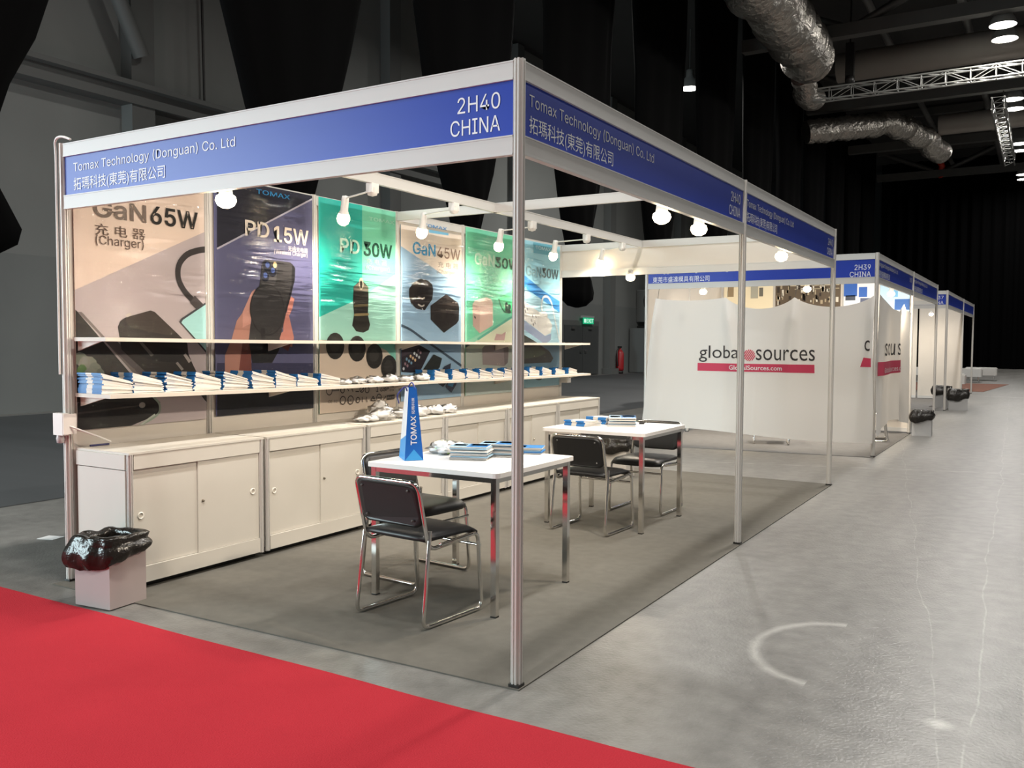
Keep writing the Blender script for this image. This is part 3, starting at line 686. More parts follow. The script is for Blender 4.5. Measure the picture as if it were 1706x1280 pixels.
# --- poster: dark blue, hand with phone
P = Poster('dark blue poster of two hands holding a black phone, second from the left post', (355, 290, .3282), 1.045, 1.972, .885, 2.49, srgb(88, 88, 124), 2)
P.poly('colour_field', [(20, 20), (545, 20), (545, 100), (535, 110), (38, 372), (20, 380)], (30, 30, 46))
P.stroke('colour_field', [(20, 380), (540, 108)], .012, (190, 186, 200))
P.poly('colour_field', [(20, 960), (545, 960), (545, 1300), (20, 1300)], (54, 54, 84))
P.poly('colour_field', [(20, 1085), (545, 1085), (545, 1300), (20, 1300)], (26, 26, 34))
P.poly('hand_picture', [(95, 835), (120, 745), (160, 690), (195, 600), (212, 585), (218, 600), (200, 680), (190, 760), (180, 850), (190, 960), (180, 1010), (60, 1010), (60, 920)], (180, 132, 118))
P.poly('hand_picture', [(150, 700), (195, 600), (212, 585), (218, 600), (200, 680), (190, 760), (150, 780)], (204, 152, 138))
P.poly('hand_picture', [(150, 850), (190, 850), (195, 1005), (130, 1005)], (122, 66, 58))
P.poly('hand_picture', [(380, 640), (396, 622), (412, 634), (400, 690), (385, 720), (410, 830), (400, 880), (340, 850), (335, 815), (355, 800), (357, 715), (375, 700)], (194, 130, 118))
P.poly('hand_picture', [(345, 845), (400, 845), (380, 900), (350, 880)], (130, 70, 64))
P.poly('phone_picture', [(236, 560), (248, 452), (264, 434), (390, 448), (412, 470), (414, 510), (400, 600), (372, 700), (345, 810), (300, 960), (200, 960), (180, 845), (200, 700)], (52, 50, 52))
P.poly('phone_picture', [(400, 455), (416, 480), (414, 540), (372, 700), (362, 700), (398, 560)], (22, 22, 26))
P.poly('phone_picture', [(240, 550), (250, 452), (262, 438), (320, 442), (328, 460), (318, 550), (305, 568), (250, 562)], (76, 74, 76))
for a, b in ((273, 466), (300, 494), (262, 518)): P.ell('camera_lens_picture', (a, b), .040, .040, (24, 28, 44)); P.ell('camera_lens_picture', (a + 2, b - 4), .020, .020, (70, 90, 150))
P.ell('camera_lens_picture', (312, 462), .018, .022, (230, 200, 150))
P.ell('charger_picture', (275, 690), .165, .185, (34, 33, 35), 26); P.ell('charger_picture', (275, 690), .155, .175, (48, 46, 48), 26)
P.poly('charger_picture', [(240, 780), (262, 780), (262, 840), (240, 840)], (28, 27, 30))
P.poly('charger_picture', [(180, 850), (345, 850), (330, 900), (300, 955), (200, 960)], (24, 22, 26))
P.text('brand_line', 'TOMAX', 217, 388, (355, 124), (340, 90), (52, 150, 214), .01)
P.text('headline', 'PD', 160, 283, (180, 312), (180, 204), (238, 226, 214), .016)
P.text('headline', '15W', 305, 482, (340, 345), (335, 236), (242, 228, 214), .016)
P.text('caption', '无线充电器', 378, 478, (430, 398), (430, 372), (222, 214, 214), .01, False)
P.text('caption', '(Wireless Charger)', 308, 476, (400, 420), (400, 392), (222, 214, 214), .0, False)
P.done()

# --- poster: teal, car charger
P = Poster('teal and mint poster with a black car charger and certification symbols along its foot', (525, 320, .2968), 2.04, 2.972, .835, 2.495, srgb(162, 212, 200), 3)
P.poly('colour_field', [(20, 20), (264, 20), (264, 590), (30, 700), (20, 700)], (44, 176, 164))
P.poly('colour_field', [(264, 20), (500, 20), (500, 450), (480, 440), (264, 590)], (124, 206, 178))
P.poly('colour_field', [(25, 830), (310, 845), (400, 890), (480, 975), (500, 1000), (500, 1300), (25, 1300)], (206, 192, 178))
P.poly('colour_field', [(310, 845), (500, 845), (500, 1000), (480, 975), (400, 890)], (120, 190, 176))
P.poly('car_charger_picture', [(216, 530), (244, 505), (258, 492), (272, 505), (298, 535), (300, 600), (296, 690), (308, 745), (300, 775), (270, 790), (230, 782), (208, 750), (218, 690), (212, 600)], (36, 32, 28))
P.poly('car_charger_picture', [(216, 530), (244, 510), (272, 510), (298, 535), (298, 560), (216, 552)], (112, 104, 92))
P.ell('car_charger_picture', (258, 515), .03, .05, (190, 180, 160), 10); P.ell('car_charger_picture', (258, 518), .016, .032, (40, 36, 30), 10)
P.stroke('car_charger_picture', [(218, 640), (298, 636)], .02, (96, 84, 60)); P.stroke('car_charger_picture', [(218, 690), (300, 686)], .02, (150, 130, 92))
for a, b, e in ((112, 865, 805), (235, 880, 840), (332, 922, 890), (413, 985, 950)):
    P.poly('component_picture', [(a - 14, e), (a, e - 12), (a + 18, e), (a + 26, b), (a - 26, b)], (150, 146, 140)); P.ell('component_picture', (a, b), .105, .105, (38, 36, 34))
    P.ell('component_picture', (a - 3, b - 5), .06, .055, (56, 54, 52))
P.text('brand_line', 'TOMAX', 300, 442, (380, 172), (360, 142), (176, 222, 206), .01)
P.text('headline', 'PD', 138, 247, (180, 341), (180, 232), (204, 236, 220), .016)
P.text('headline', '30W', 271, 430, (340, 363), (345, 258), (30, 74, 60), .016)
P.text('caption', '充 电 器', 285, 400, (360, 412), (360, 380), (176, 220, 190), 0, False); P.text('caption', '(Charger)', 285, 415, (360, 448), (360, 418), (196, 230, 200), 0, False)
INK = (60, 54, 48)
P.text('certification_marks', 'USB', 363, 412, (388, 1118), (388, 1090), INK, .02, True, .3); P.text('certification_marks', 'UK', 418, 440, (428, 1098), (428, 1084), INK, .01); P.text('certification_marks', 'CA', 416, 440, (428, 1118), (428, 1102), INK, .01)
P.text('certification_marks', 'CE', 70, 92, (82, 1185), (82, 1163), INK, .0); P.text('certification_marks', 'FC', 103, 122, (112, 1182), (112, 1162), INK, .0); P.text('certification_marks', 'UL', 182, 206, (195, 1178), (195, 1158), INK, .0)
def ring(zc, r, wd=.008, n=14):
    c = P.uv(*zc); P.n += 1
    for i in range(n):
        a, b = 2 * PI * i / n, 2 * PI * (i + 1) / n; P.n -= 1
        P.raw('certification_marks', [(c[0] + r * math.cos(a), c[1] + r * math.sin(a)), (c[0] + r * math.cos(b), c[1] + r * math.sin(b)), (c[0] + (r - wd) * math.cos(b), c[1] + (r - wd) * math.sin(b)), (c[0] + (r - wd) * math.cos(a), c[1] + (r - wd) * math.sin(a))], INK)
for zc, r in (((76, 1117), .036), ((150, 1113), .026), ((288, 1110), .030), ((152, 1170), .036), ((236, 1168), .026), ((355, 1156), .036), ((195, 1168), .038), ((258, 1108), .028)): ring(zc, r)
P.stroke('certification_marks', [(92, 1112), (130, 1110)], .012, (130, 122, 114)); P.stroke('certification_marks', [(92, 1118), (130, 1116)], .006, (150, 142, 134))
for a, b in (((222, 1120), (242, 1120)), ((250, 1122), (268, 1098)), ((338, 1094), (348, 1094)), ((338, 1120), (350, 1120)), ((342, 1094), (346, 1120)), ((346, 1156), (364, 1156)), ((308, 1170), (320, 1146)), ((320, 1146), (334, 1172)), ((308, 1170), (334, 1172)), ((321, 1155), (321, 1164)), ((258, 1150), (262, 1180)), ((282, 1150), (286, 1180)), ((378, 1166), (392, 1146)), ((200, 1104), (206, 1122)), ((176, 1104), (182, 1118))): P.stroke('certification_marks', [a, b], .008, INK)
P.poly('certification_marks', [(396, 1142), (440, 1136), (440, 1162), (396, 1168)], (66, 60, 54)); P.text('certification_marks', 'RoHS', 400, 437, (418, 1154), (418, 1142), (206, 196, 184), .01)
P.done()

# --- poster: cream and pale blue, two faceted chargers
P = Poster('cream and pale blue poster with two black faceted chargers', (660, 350, .2658), 3.045, 3.965, .875, 2.40, srgb(150, 182, 208), 4)
P.poly('colour_field', [(20, 20), (500, 20), (500, 545), (425, 495), (45, 236), (20, 220)], (228, 216, 204))
P.poly('badge', [(205, 70), (328, 90), (328, 160), (205, 142)], (120, 184, 216)); P.text('brand_line', 'TOMAX', 172, 318, (290, 124), (290, 98), (46, 128, 190), .01)
P.text('headline', 'GaN', 104, 247, (175, 282), (170, 178), (52, 156, 208), .016); P.text('headline', '45W', 256, 402, (340, 308), (340, 214), (142, 120, 108), .005)
P.text('caption', '充 电 器', 262, 390, (325, 366), (325, 330), (150, 140, 132), 0, False); P.text('caption', '(Charger)', 255, 378, (325, 410), (325, 378), (150, 140, 132), 0, False)
P.poly('charger_picture', [(80, 495), (105, 458), (152, 430), (195, 440), (225, 465), (232, 500), (226, 560), (178, 630), (125, 618), (92, 585), (80, 540)], (34, 29, 28))
P.poly('charger_picture', [(152, 430), (195, 440), (225, 465), (190, 480), (150, 470)], (58, 50, 46)); P.poly('charger_picture', [(80, 495), (105, 458), (152, 430), (150, 470), (120, 520), (92, 585)], (48, 42, 40))
for a in ((138, 545), (136, 592)): P.stroke('charger_picture', [(a[0], a[1]), (a[0] + 24, a[1] + 14), (a[0] + 40, a[1] + 4)], .014, (206, 196, 186))
P.poly('charger_picture', [(214, 600), (312, 528), (384, 580), (394, 610), (392, 690), (378, 712), (298, 770), (216, 688)], (36, 31, 30))
P.poly('charger_picture', [(312, 528), (384, 580), (394, 610), (320, 620)], (54, 47, 44)); P.poly('charger_picture', [(214, 600), (312, 528), (318, 620), (300, 690)], (46, 40, 38))
P.stroke('cable_picture', [(30, 722), (90, 750), (170, 810), (280, 885), (420, 985)], .022, (62, 78, 94))
P.poly('device_picture', [(20, 880), (120, 842), (160, 855), (212, 885), (150, 1010), (90, 1020), (20, 1015)], (40, 34, 42))
P.poly('device_picture', [(20, 880), (120, 842), (150, 850), (80, 900), (20, 930)], (62, 54, 64))
for i in range(14): P.ell('device_picture', (45 + (i % 5) * 24 + (i // 5) * 9, 985 - (i % 5) * 18 - (i // 5) * 30 + 10), .016, .016, [(206, 214, 220), (150, 120, 130), (120, 160, 190), (220, 190, 150)][i % 4], 5, .5)
P.poly('device_picture', [(165, 1000), (232, 905), (284, 930), (270, 985), (215, 1060), (195, 1085)], (38, 42, 40)); P.poly('device_picture', [(245, 1060), (300, 980), (340, 960), (330, 1060), (290, 1110), (245, 1080)], (50, 54, 70))
P.poly('device_picture', [(306, 1110), (320, 1055), (388, 1050), (370, 1100), (342, 1146)], (60, 66, 92)); P.poly('device_picture', [(318, 1100), (330, 1055), (372, 1052), (350, 1110)], (70, 140, 190))
P.poly('device_picture', [(25, 1090), (110, 1080), (85, 1120), (30, 1100)], (36, 34, 44))
P.done()

# --- poster: mint, white cube charger
P = Poster('mint green poster with a pinkish white cube charger, partly behind the corner post', (765, 370, .2343), 4.04, 4.96, .875, 2.492, srgb(118, 210, 176), 5)
P.poly('colour_field', [(55, 560), (55, 845), (385, 680), (480, 640), (480, 900), (40, 900)], (150, 216, 190)); P.poly('colour_field', [(130, 840), (385, 680), (480, 610), (480, 900), (40, 900)], (222, 226, 204))
P.stroke('colour_field', [(130, 836), (390, 664), (480, 606)], .025, (96, 178, 158))
P.poly('colour_field', [(30, 862), (480, 862), (480, 1300), (30, 1300)], (176, 184, 176)); P.poly('colour_field', [(30, 1085), (480, 1085), (480, 1300), (30, 1300)], (182, 196, 194))
P.poly('charger_picture', [(95, 585), (110, 560), (190, 535), (228, 548), (240, 580), (240, 735), (145, 792), (98, 740)], (226, 198, 186)); P.poly('charger_picture', [(95, 585), (148, 600), (145, 792), (98, 740)], (206, 174, 164)); P.poly('charger_picture', [(95, 585), (110, 560), (190, 535), (228, 548), (240, 580), (148, 600)], (238, 214, 202))
P.poly('charger_picture', [(106, 664), (118, 676), (118, 692), (106, 680)], (60, 50, 48))
P.poly('phone_picture', [(276, 548), (395, 470), (480, 430), (480, 620), (335, 658), (318, 640)], (86, 190, 138)); P.stroke('phone_picture', [(280, 545), (292, 590), (320, 645), (370, 640)], .014, (44, 84, 66))
for a, b in ((335, 590), (356, 604), (335, 620), (352, 634)): P.ell('phone_picture', (a, b), .030, .030, (34, 60, 50), 10)
P.poly('case_picture', [(248, 842), (262, 795), (300, 800), (330, 780), (320, 842)], (190, 160, 160))
P.poly('case_picture', [(162, 900), (180, 880), (330, 868), (350, 900), (345, 1000), (320, 1025), (165, 1015)], (150, 138, 138)); P.poly('case_picture', [(312, 872), (330, 868), (350, 900), (345, 1000), (322, 1020)], (120, 110, 112))
P.text('brand_line', 'TOMAX', 192, 290, (260, 130), (230, 96), (170, 222, 200), .01)
P.text('headline', 'GaN', 108, 250, (160, 305), (155, 192), (206, 232, 214), .016); P.text('headline', '30W', 254, 420, (300, 328), (300, 224), (44, 80, 66), .016)
P.text('caption', '充 电 器', 250, 410, (320, 402), (320, 350), (150, 214, 188), 0, False); P.text('caption', '(Charger)', 240, 400, (320, 440), (320, 402), (196, 230, 210), 0, False)
P.done()

# --- poster: light blue, power strip
P = Poster('light blue poster with a white power strip, the last one before the open end', (765, 370, .2343), 5.04, 5.955, .905, 2.48, srgb(150, 206, 224), 6)
P.poly('colour_field', [(400, 330), (455, 370), (600, 490), (722, 570), (740, 580), (740, 665), (722, 650), (600, 560), (455, 460), (400, 420)], (62, 142, 206)); P.poly('colour_field', [(400, 440), (455, 470), (600, 570), (722, 665), (740, 900), (400, 900)], (176, 216, 232))
P.poly('colour_field', [(400, 862), (740, 862), (740, 1300), (400, 1300)], (104, 144, 166)); P.poly('colour_field', [(400, 1075), (740, 1075), (740, 1300), (400, 1300)], (140, 186, 204))
P.poly('power_strip_picture', [(400, 540), (455, 560), (640, 690), (662, 735), (650, 790), (610, 810), (455, 690), (400, 640)], (226, 226, 224)); P.poly('power_strip_picture', [(400, 650), (455, 695), (610, 812), (655, 795), (650, 840), (610, 870), (455, 760), (400, 720)], (150, 164, 192))
for a, b in ((462, 592), (482, 612), (468, 628), (520, 660), (542, 664), (512, 692), (535, 708), (524, 720)): P.stroke('power_strip_picture', [(a, b), (a + 5, b + 18)], .016, (110, 110, 112))
P.poly('plug_picture', [(556, 668), (570, 640), (610, 635), (628, 660), (620, 750), (570, 770), (556, 740)], (216, 216, 214)); P.poly('plug_picture', [(556, 668), (570, 640), (610, 635), (628, 660), (590, 680)], (238, 238, 236))
P.stroke('cord_picture', [(588, 640), (582, 580), (596, 530), (628, 528), (655, 570), (680, 700), (710, 840)], .028, (222, 232, 236))
P.poly('dark_picture', [(400, 790), (455, 800), (540, 850), (640, 920), (668, 970), (650, 1000), (400, 1010)], (52, 54, 50)); P.poly('dark_picture', [(400, 905), (560, 880), (620, 930), (560, 960), (400, 985)], (72, 80, 62))
P.stroke('cord_picture', [(518, 1080), (545, 1115), (580, 1115), (598, 1088)], .03, (36, 50, 66))
P.poly('badge', [(525, 145), (660, 165), (660, 240), (525, 220)], (96, 168, 190)); P.text('brand_line', 'TOMAX', 541, 650, (590, 200), (590, 166), (210, 232, 238), .01)
P.text('headline', 'GaN', 474, 583, (510, 384), (510, 285), (120, 160, 172), .01); P.text('headline', '30W', 588, 704, (640, 400), (640, 306), (76, 96, 104), .01)
P.text('caption', '(Charger)', 575, 680, (625, 452), (625, 420), (196, 226, 232), 0, False)
P.done()

# ================================================================== SHELVES
SHELF = mat('shelf_laminate', (0.66, 0.60, 0.52), .5)
def shelf(y0, y1, z0, z1, depth, label):
    t = thing('wall_shelf', label, 'shelf', (-2.97, y0, z0), group='wall shelves under the posters')
    th = .022; L = y1 - y0; dz = z1 - z0
    k = MB(); n = 12
    def zz(u): return dz * u - .006 * math.sin(PI * u)
    for i in range(n):
        a, b = i / n, (i + 1) / n
        vs = [(0, L * a, zz(a) - th), (depth, L * a, zz(a) - th), (depth, L * b, zz(b) - th), (0, L * b, zz(b) - th), (0, L * a, zz(a)), (depth, L * a, zz(a)), (depth, L * b, zz(b)), (0, L * b, zz(b))]
        fs = [(0, 3, 2, 1), (4, 5, 6, 7), (1, 2, 6, 5), (3, 0, 4, 7)]
        if i == 0: fs.append((0, 1, 5, 4))
        if i == n - 1: fs.append((2, 3, 7, 6))
        k.add(vs, fs)
    k.build('board', SHELF, t)
    for j, u in enumerate((.012, .5, .985)):
        k = MB(); y = L * u; z = zz(u) - th
        k.add([(0, y - .006, z), (depth * .72, y - .006, z), (0, y - .006, z - .055), (0, y + .006, z), (depth * .72, y + .006, z), (0, y + .006, z - .055)], [(0, 2, 1), (3, 4, 5), (0, 1, 4, 3), (1, 2, 5, 4), (2, 0, 3, 5)])
        k.build('bracket', SHELF, t)
    return t
shelf(.02, 3.0, 1.412, 1.400, .30, 'empty upper white shelf board, half nearer the left front post')
shelf(3.005, 6.12, 1.400, 1.388, .30, 'empty upper white shelf board, half nearer the open end')
shelf(.03, 3.0, 1.092, 1.062, .32, 'lower white shelf board with bent brochure piles, half nearer the left front post')
shelf(3.005, 6.10, 1.062, 1.042, .32, 'lower white shelf board with brochure piles, half nearer the open end')
def shelf_z(y): return 1.092 - .030 * y / 3 - .006 * math.sin(PI * y / 3) if y < 3 else 1.062 - .020 * (y - 3) / 3.1 - .006 * math.sin(PI * (y - 3) / 3.1)

# ================================================================== BROCHURES
BROW = mat('brochure_white', (0.72, 0.68, 0.63), .55); BROB = mat('brochure_blue', srgb(34, 110, 176), .5); BROL = mat('brochure_pale_blue', srgb(140, 176, 200), .5); BROG = mat('brochure_grey_edge', (0.42, 0.42, 0.43), .6)
def bent_booklet(Wd, L, t0, t1, bands, rise, sag):
    k = MB(); n = 6
    xs = [0] + [Wd * b for b, _ in bands]
    for j, (b, m) in enumerate(bands):
        xa, xb = xs[j], xs[j + 1]
        for i in range(n):
            u0, u1 = i / n, (i + 1) / n
            def zb(u): return rise * (1 - u) ** 1.6 - sag * math.sin(PI * u)
            def th(u): return t0 + (t1 - t0) * u
            ya, yb = L * u0, L * u1
            vs = [(xa, ya, zb(u0)), (xb, ya, zb(u0)), (xb, yb, zb(u1)), (xa, yb, zb(u1)), (xa, ya, zb(u0) + th(u0)), (xb, ya, zb(u0) + th(u0)), (xb, yb, zb(u1) + th(u1)), (xa, yb, zb(u1) + th(u1))]
            k.add(vs, [(0, 3, 2, 1), (4, 5, 6, 7)], m if i < 2 else BROW)
            if i == 0: k.add(vs, [(0, 1, 5, 4)], m)
            if i == n - 1: k.add(vs, [(2, 3, 7, 6)], BROW)
            if j == len(bands) - 1: k.add(vs, [(1, 2, 6, 5)], BROW)
            if j == 0: k.add(vs, [(3, 0, 4, 7)], BROW)
    return k
_bm = {}
def shelf_stack(y, x, n, label, Wd=.21, L=.20, seed=0):
    rs = random.Random(seed); t = thing('brochure_pile', label, 'brochures', (x, y, shelf_z(y + .1) + .002), rs.uniform(-.04, .04), group='brochure piles on the lower shelf')
    if 'b' not in _bm:
        _bm['b'] = bent_booklet(Wd, L, .0105, .0052, ((.36, BROB), (.60, BROW), (1.0, BROB)), 0, .0).data('booklet', BROW)
    for i in range(n):
        o = link('booklet', _bm['b'], t, (rs.uniform(-.006, .006), rs.uniform(-.007, .007), .0011 + i * .0098)); o.rotation_euler = (-.0215 * i - .002, 0, rs.uniform(-.025, .025))
    return t
SB_L = [.03, .245, .455, .675, .905, 1.135, 1.345, 1.565, 1.80]
for i, y in enumerate(SB_L):
    nm = ['nearest the left front post', 'second', 'third', 'fourth', 'fifth', 'sixth', 'seventh', 'eighth', 'last before the plastic bags'][i]
    shelf_stack(y, -2.945, 12 if i < 7 else 9, 'fanned pile of blue and white brochures, ' + (nm if i in (0, 8) else nm + ' from the left front post'), L=.20, seed=i)
SB_R = [3.20, 3.47, 3.70, 3.92, 4.14, 4.36, 4.62, 4.85, 5.12, 5.42, 5.72]
ords = ['first', 'second', 'third', 'fourth', 'fifth', 'sixth', 'seventh', 'eighth', 'ninth', 'tenth', 'last']
for i, y in enumerate(SB_R):
    shelf_stack(y, -2.945, 9 if i < 9 else 7, 'small pile of blue and white brochures, %s after the plastic bags towards the open end' % ords[i], seed=40 + i)

def flat_stack(name, label, loc, rz, Wd, L, n, th, top, seed, edge=BROG):
    rs = random.Random(seed); t = thing(name, label, 'brochures', loc, rz, group='brochure piles on the tables')
    key = (Wd, L, th)
    if key not in _bm:
        k = MB(); k.box(0, Wd, 0, L, 0, th * .94); _bm[key] = k
    k = _bm[key]
    for i in range(n):
        nm = MB(); nm.box(0, Wd, 0, L, 0, th * .86, [BROW, edge, BROL][i % 3] if i < n - 1 else BROW)
        if i == n - 1:
            for (a, b, c, d_, m) in top: nm.box(Wd * a, Wd * b, L * c, L * d_, th * .86, th * .9, m)
        nm.build('booklet', BROW, t, (rs.uniform(-.006, .006), rs.uniform(-.006, .006), .0008 + i * th), rs.uniform(-.05, .05))
    return t

# ================================================================== CABINETS
RINGM = mat('finger_ring_white', (0.80, 0.77, 0.70), .4)
_cp = post_profile(.016, .0032, .005)
def cabinet(i, label):
    t = thing('low_cabinet', label, 'cabinet', (-2.965, i + .022, .006), group='low white cabinets along the back wall')
    D = .485; L = .978; H = .772
    k = MB(); k.box(0, D - .03, .016, L - .016, .05, H - .012); k.build('carcass', WCAB, t)
    mbox('worktop', (0, D - .004, 0, L, H - .012, H), WCAB, t)
    for y in (.0155, L - .0155):
        k = MB(); k.prism([(D - .018 + a, y + b) for a, b in _cp], .03, H - .0125); k.build('corner_post', ALU, t)
    mbox('top_rail', (D - .026, D - .008, .033, L - .033, H - .095, H - .013), WCAB, t)
    mbox('bottom_rail', (D - .026, D - .008, .033, L - .033, .035, .125), WCAB, t)
    mbox('plinth', (.02, D - .06, .03, L - .03, 0, .05), BLACK, t)
    z0, z1 = .127, H - .097
    mid = .48 + (.03 if i % 2 else -.01)
    for s, (a, b, dx) in enumerate(((.034, mid + .02, -.008), (mid, L - .034, .0))):
        dr = mbox('sliding_door', (D - .026 + dx, D - .018 + dx, a, b, z0, z1), WCAB, t)
        yy = a + .05 if s == 0 else b - .05
        zz = z0 + (z1 - z0) * (.56 if s else .52)
        k = MB(); T = Matrix.Translation((D - .018 + dx, yy, zz)) @ Matrix.Rotation(PI / 2, 4, 'Y')
        k.lathe([(.013, .0), (.013, .004), (.017, .006), (.021, .003), (.021, 0)], 16, None, T); k.build('finger_ring', RINGM, dr)
        if s == 1:
            k = MB(); T = Matrix.Translation((D - .018 + dx, a + .035, zz)) @ Matrix.Rotation(PI / 2, 4, 'Y')
            k.lathe([(.0, .010), (.006, .010), (.009, .004), (.010, 0)], 10, None, T); k.build('lock', mat('lock_brass', (0.25, 0.22, 0.17), .35, .8), dr)
    if i == 0:
        mbox('side_panel', (.02, D - .036, -.004, .012, .05, H - .10), WCAB, t); mbox('side_rail', (.012, D - .036, -.006, .012, H - .095, H - .013), WCAB, t)
for i, lab in enumerate(('low white cabinet nearest the left front post, its side panel in view', 'second low white cabinet from the left front post', 'third low white cabinet, behind the first table and its blue bag', 'fourth low white cabinet, seen just left of the corner post', 'fifth low white cabinet, seen right of the corner post', 'last low white cabinet at the open end of the back wall')):
    cabinet(i, lab)
k = MB(); k.tube([(-2.925, .085, .786), (-2.915, .20, .786)], .006, seg=6); tag(k.build('pen', mat('pen_blue', (0.02, 0.02, 0.12), .35)), 'dark blue pen lying on the first cabinet top', 'pen')
SOCK = mat('socket_white', (0.78, 0.74, 0.70), .4)
s = thing('socket_box', 'white power socket box on the left front post', 'socket', (-3.0, -.0, .855))
mbox('case', (-.045, .045, -.062, -.026, 0, .125), SOCK, s); mbox('face', (.045, .052, -.06, .02, .005, .12), SOCK, s)
k = MB(); k.tube(fillet([(.05, -.02, .05), (.10, .03, .02), (.12, .12, -.02), (.10, .2, -.055)], .05), .006, seg=6); k.build('cord', mat('cord_white', (0.8, 0.78, 0.75), .4), s)
k = MB(); k.lathe([(0, -.05), (.02, -.045), (.024, -.02), (.02, 0)], 10, None, Matrix.Translation((-.01, -.04, 0))); k.build('plug', mat('plug_clear', (0.6, 0.6, 0.6), .2), s)
s = thing('socket_box', 'white power socket box on the end post of the back wall', 'socket', (-2.96, 6.03, .93)); mbox('case', (-.03, .06, -.03, .06, 0, .10), SOCK, s); mbox('face', (-.02, .05, -.037, -.03, .01, .09), SOCK, s)
k = MB(); k.tube(fillet([(-3.02, -.03, 1.2), (-3.02, -.03, 2.45), (-3.02, -.035, 2.525), (-2.95, -.04, 2.535), (-2.88, -.03, 2.51)], .05, 6), .007, seg=6); tag(k.build('power_cord', MATS['cord_white']), 'thin white cord running up the left front post', 'cord')

# ------------------------------------------------------------------ clear plastic bags
def plastic_bag(label, loc, sx, sy, sz, seed, content=BLACK, group=None):
    t = thing('plastic_bag', label, 'plastic bag', loc, random.Random(seed).uniform(-.6, .6), group); k = MB()
    def fn(u, v):
        a = 2 * PI * u; b = PI * v; d = Vector((math.sin(b) * math.cos(a), math.sin(b) * math.sin(a), math.cos(b)))
        r = 1 + .40 * noise.noise(d * 2.6 + Vector((seed * 3.1, 0, 0))) + .22 * noise.noise(d * 6 + Vector((0, seed, 0)))
        return (d.x * r * sx * .9, d.y * r * sy * .72, max(.0, sz * .8 + d.z * r * sz))
    k.grid(26, 14, fn); k.build('film', BAGCLEAR, t)
    k = MB(); r2 = random.Random(seed + 9)
    for i in range(3):
        cx, cy = r2.uniform(-.4, .4) * sx, r2.uniform(-.4, .4) * sy; k.bbox(cx - .018, cx + .018, cy - .022, cy + .022, .004, .03, .006, [WCAB, content, BROG][i])
    k.build('contents', content, t)
    return t
for i, (y, sx, sy, sz) in enumerate(((2.06, .07, .07, .024), (2.22, .08, .09, .03), (2.42, .08, .10, .032), (2.62, .08, .09, .035), (2.82, .08, .09, .03), (3.04, .08, .10, .034))):
    plastic_bag('clear plastic bag of small parts on the lower shelf, %s from the brochures' % ords[i], (-2.76, y, shelf_z(y) + .002), sx, sy, sz, i, BLACK, 'plastic bags on the lower shelf')
for i, (x, y, sx, sy, sz) in enumerate(((-2.66, 2.20, .10, .13, .03), (-2.66, 2.40, .11, .13, .05), (-2.78, 2.52, .11, .11, .07), (-2.62, 2.64, .11, .12, .045), (-2.66, 2.86, .11, .13, .045), (-2.64, 3.08, .10, .12, .04), (-2.64, 3.27, .09, .10, .04))):
    plastic_bag('clear plastic bag of small white parts on the cabinet top, %s of the row' % ords[i], (x, y, .782), sx, sy, sz, 20 + i, BROG, 'plastic bags on the cabinet top')

# ================================================================== TABLES
def table(x0, x1, y0, y1, label):
    t = thing('square_table', label, 'table', (x0, y0, .006), group='square white tables'); W_, L_ = x1 - x0, y1 - y0; H = .735
    k = MB(); k.bbox(0, W_, 0, L_, H - .024, H, .028); k.build('tabletop', TABLEW, t)
    fr = MB()
    for a in ((.035, W_ - .035, .022, .050), (.035, W_ - .035, L_ - .050, L_ - .022)): fr.box(a[0], a[1], a[2], a[3], H - .052, H - .025)
    for a in ((.022, .050, .05, L_ - .05), (W_ - .050, W_ - .022, .05, L_ - .05)): fr.box(a[0], a[1], a[2], a[3], H - .052, H - .025)
    fr.build('apron_frame', CHROME, t)
    for x in (.036, W_ - .036):
        for y in (.036, L_ - .036):
            k = MB(); k.box(x - .0155, x + .0155, y - .0155, y + .0155, .008, H - .0245); k.box(x - .016, x + .016, y - .016, y + .016, 0, .008, BLACK); k.build('leg', CHROME, t)
    return t
table(-1.36, -.515, .675, 1.52, 'square white table with chrome legs carrying the blue paper bag')
table(-1.505, -.655, 2.895, 3.745, 'square white table with chrome legs nearer the rear of the booth')
TZ = .7415
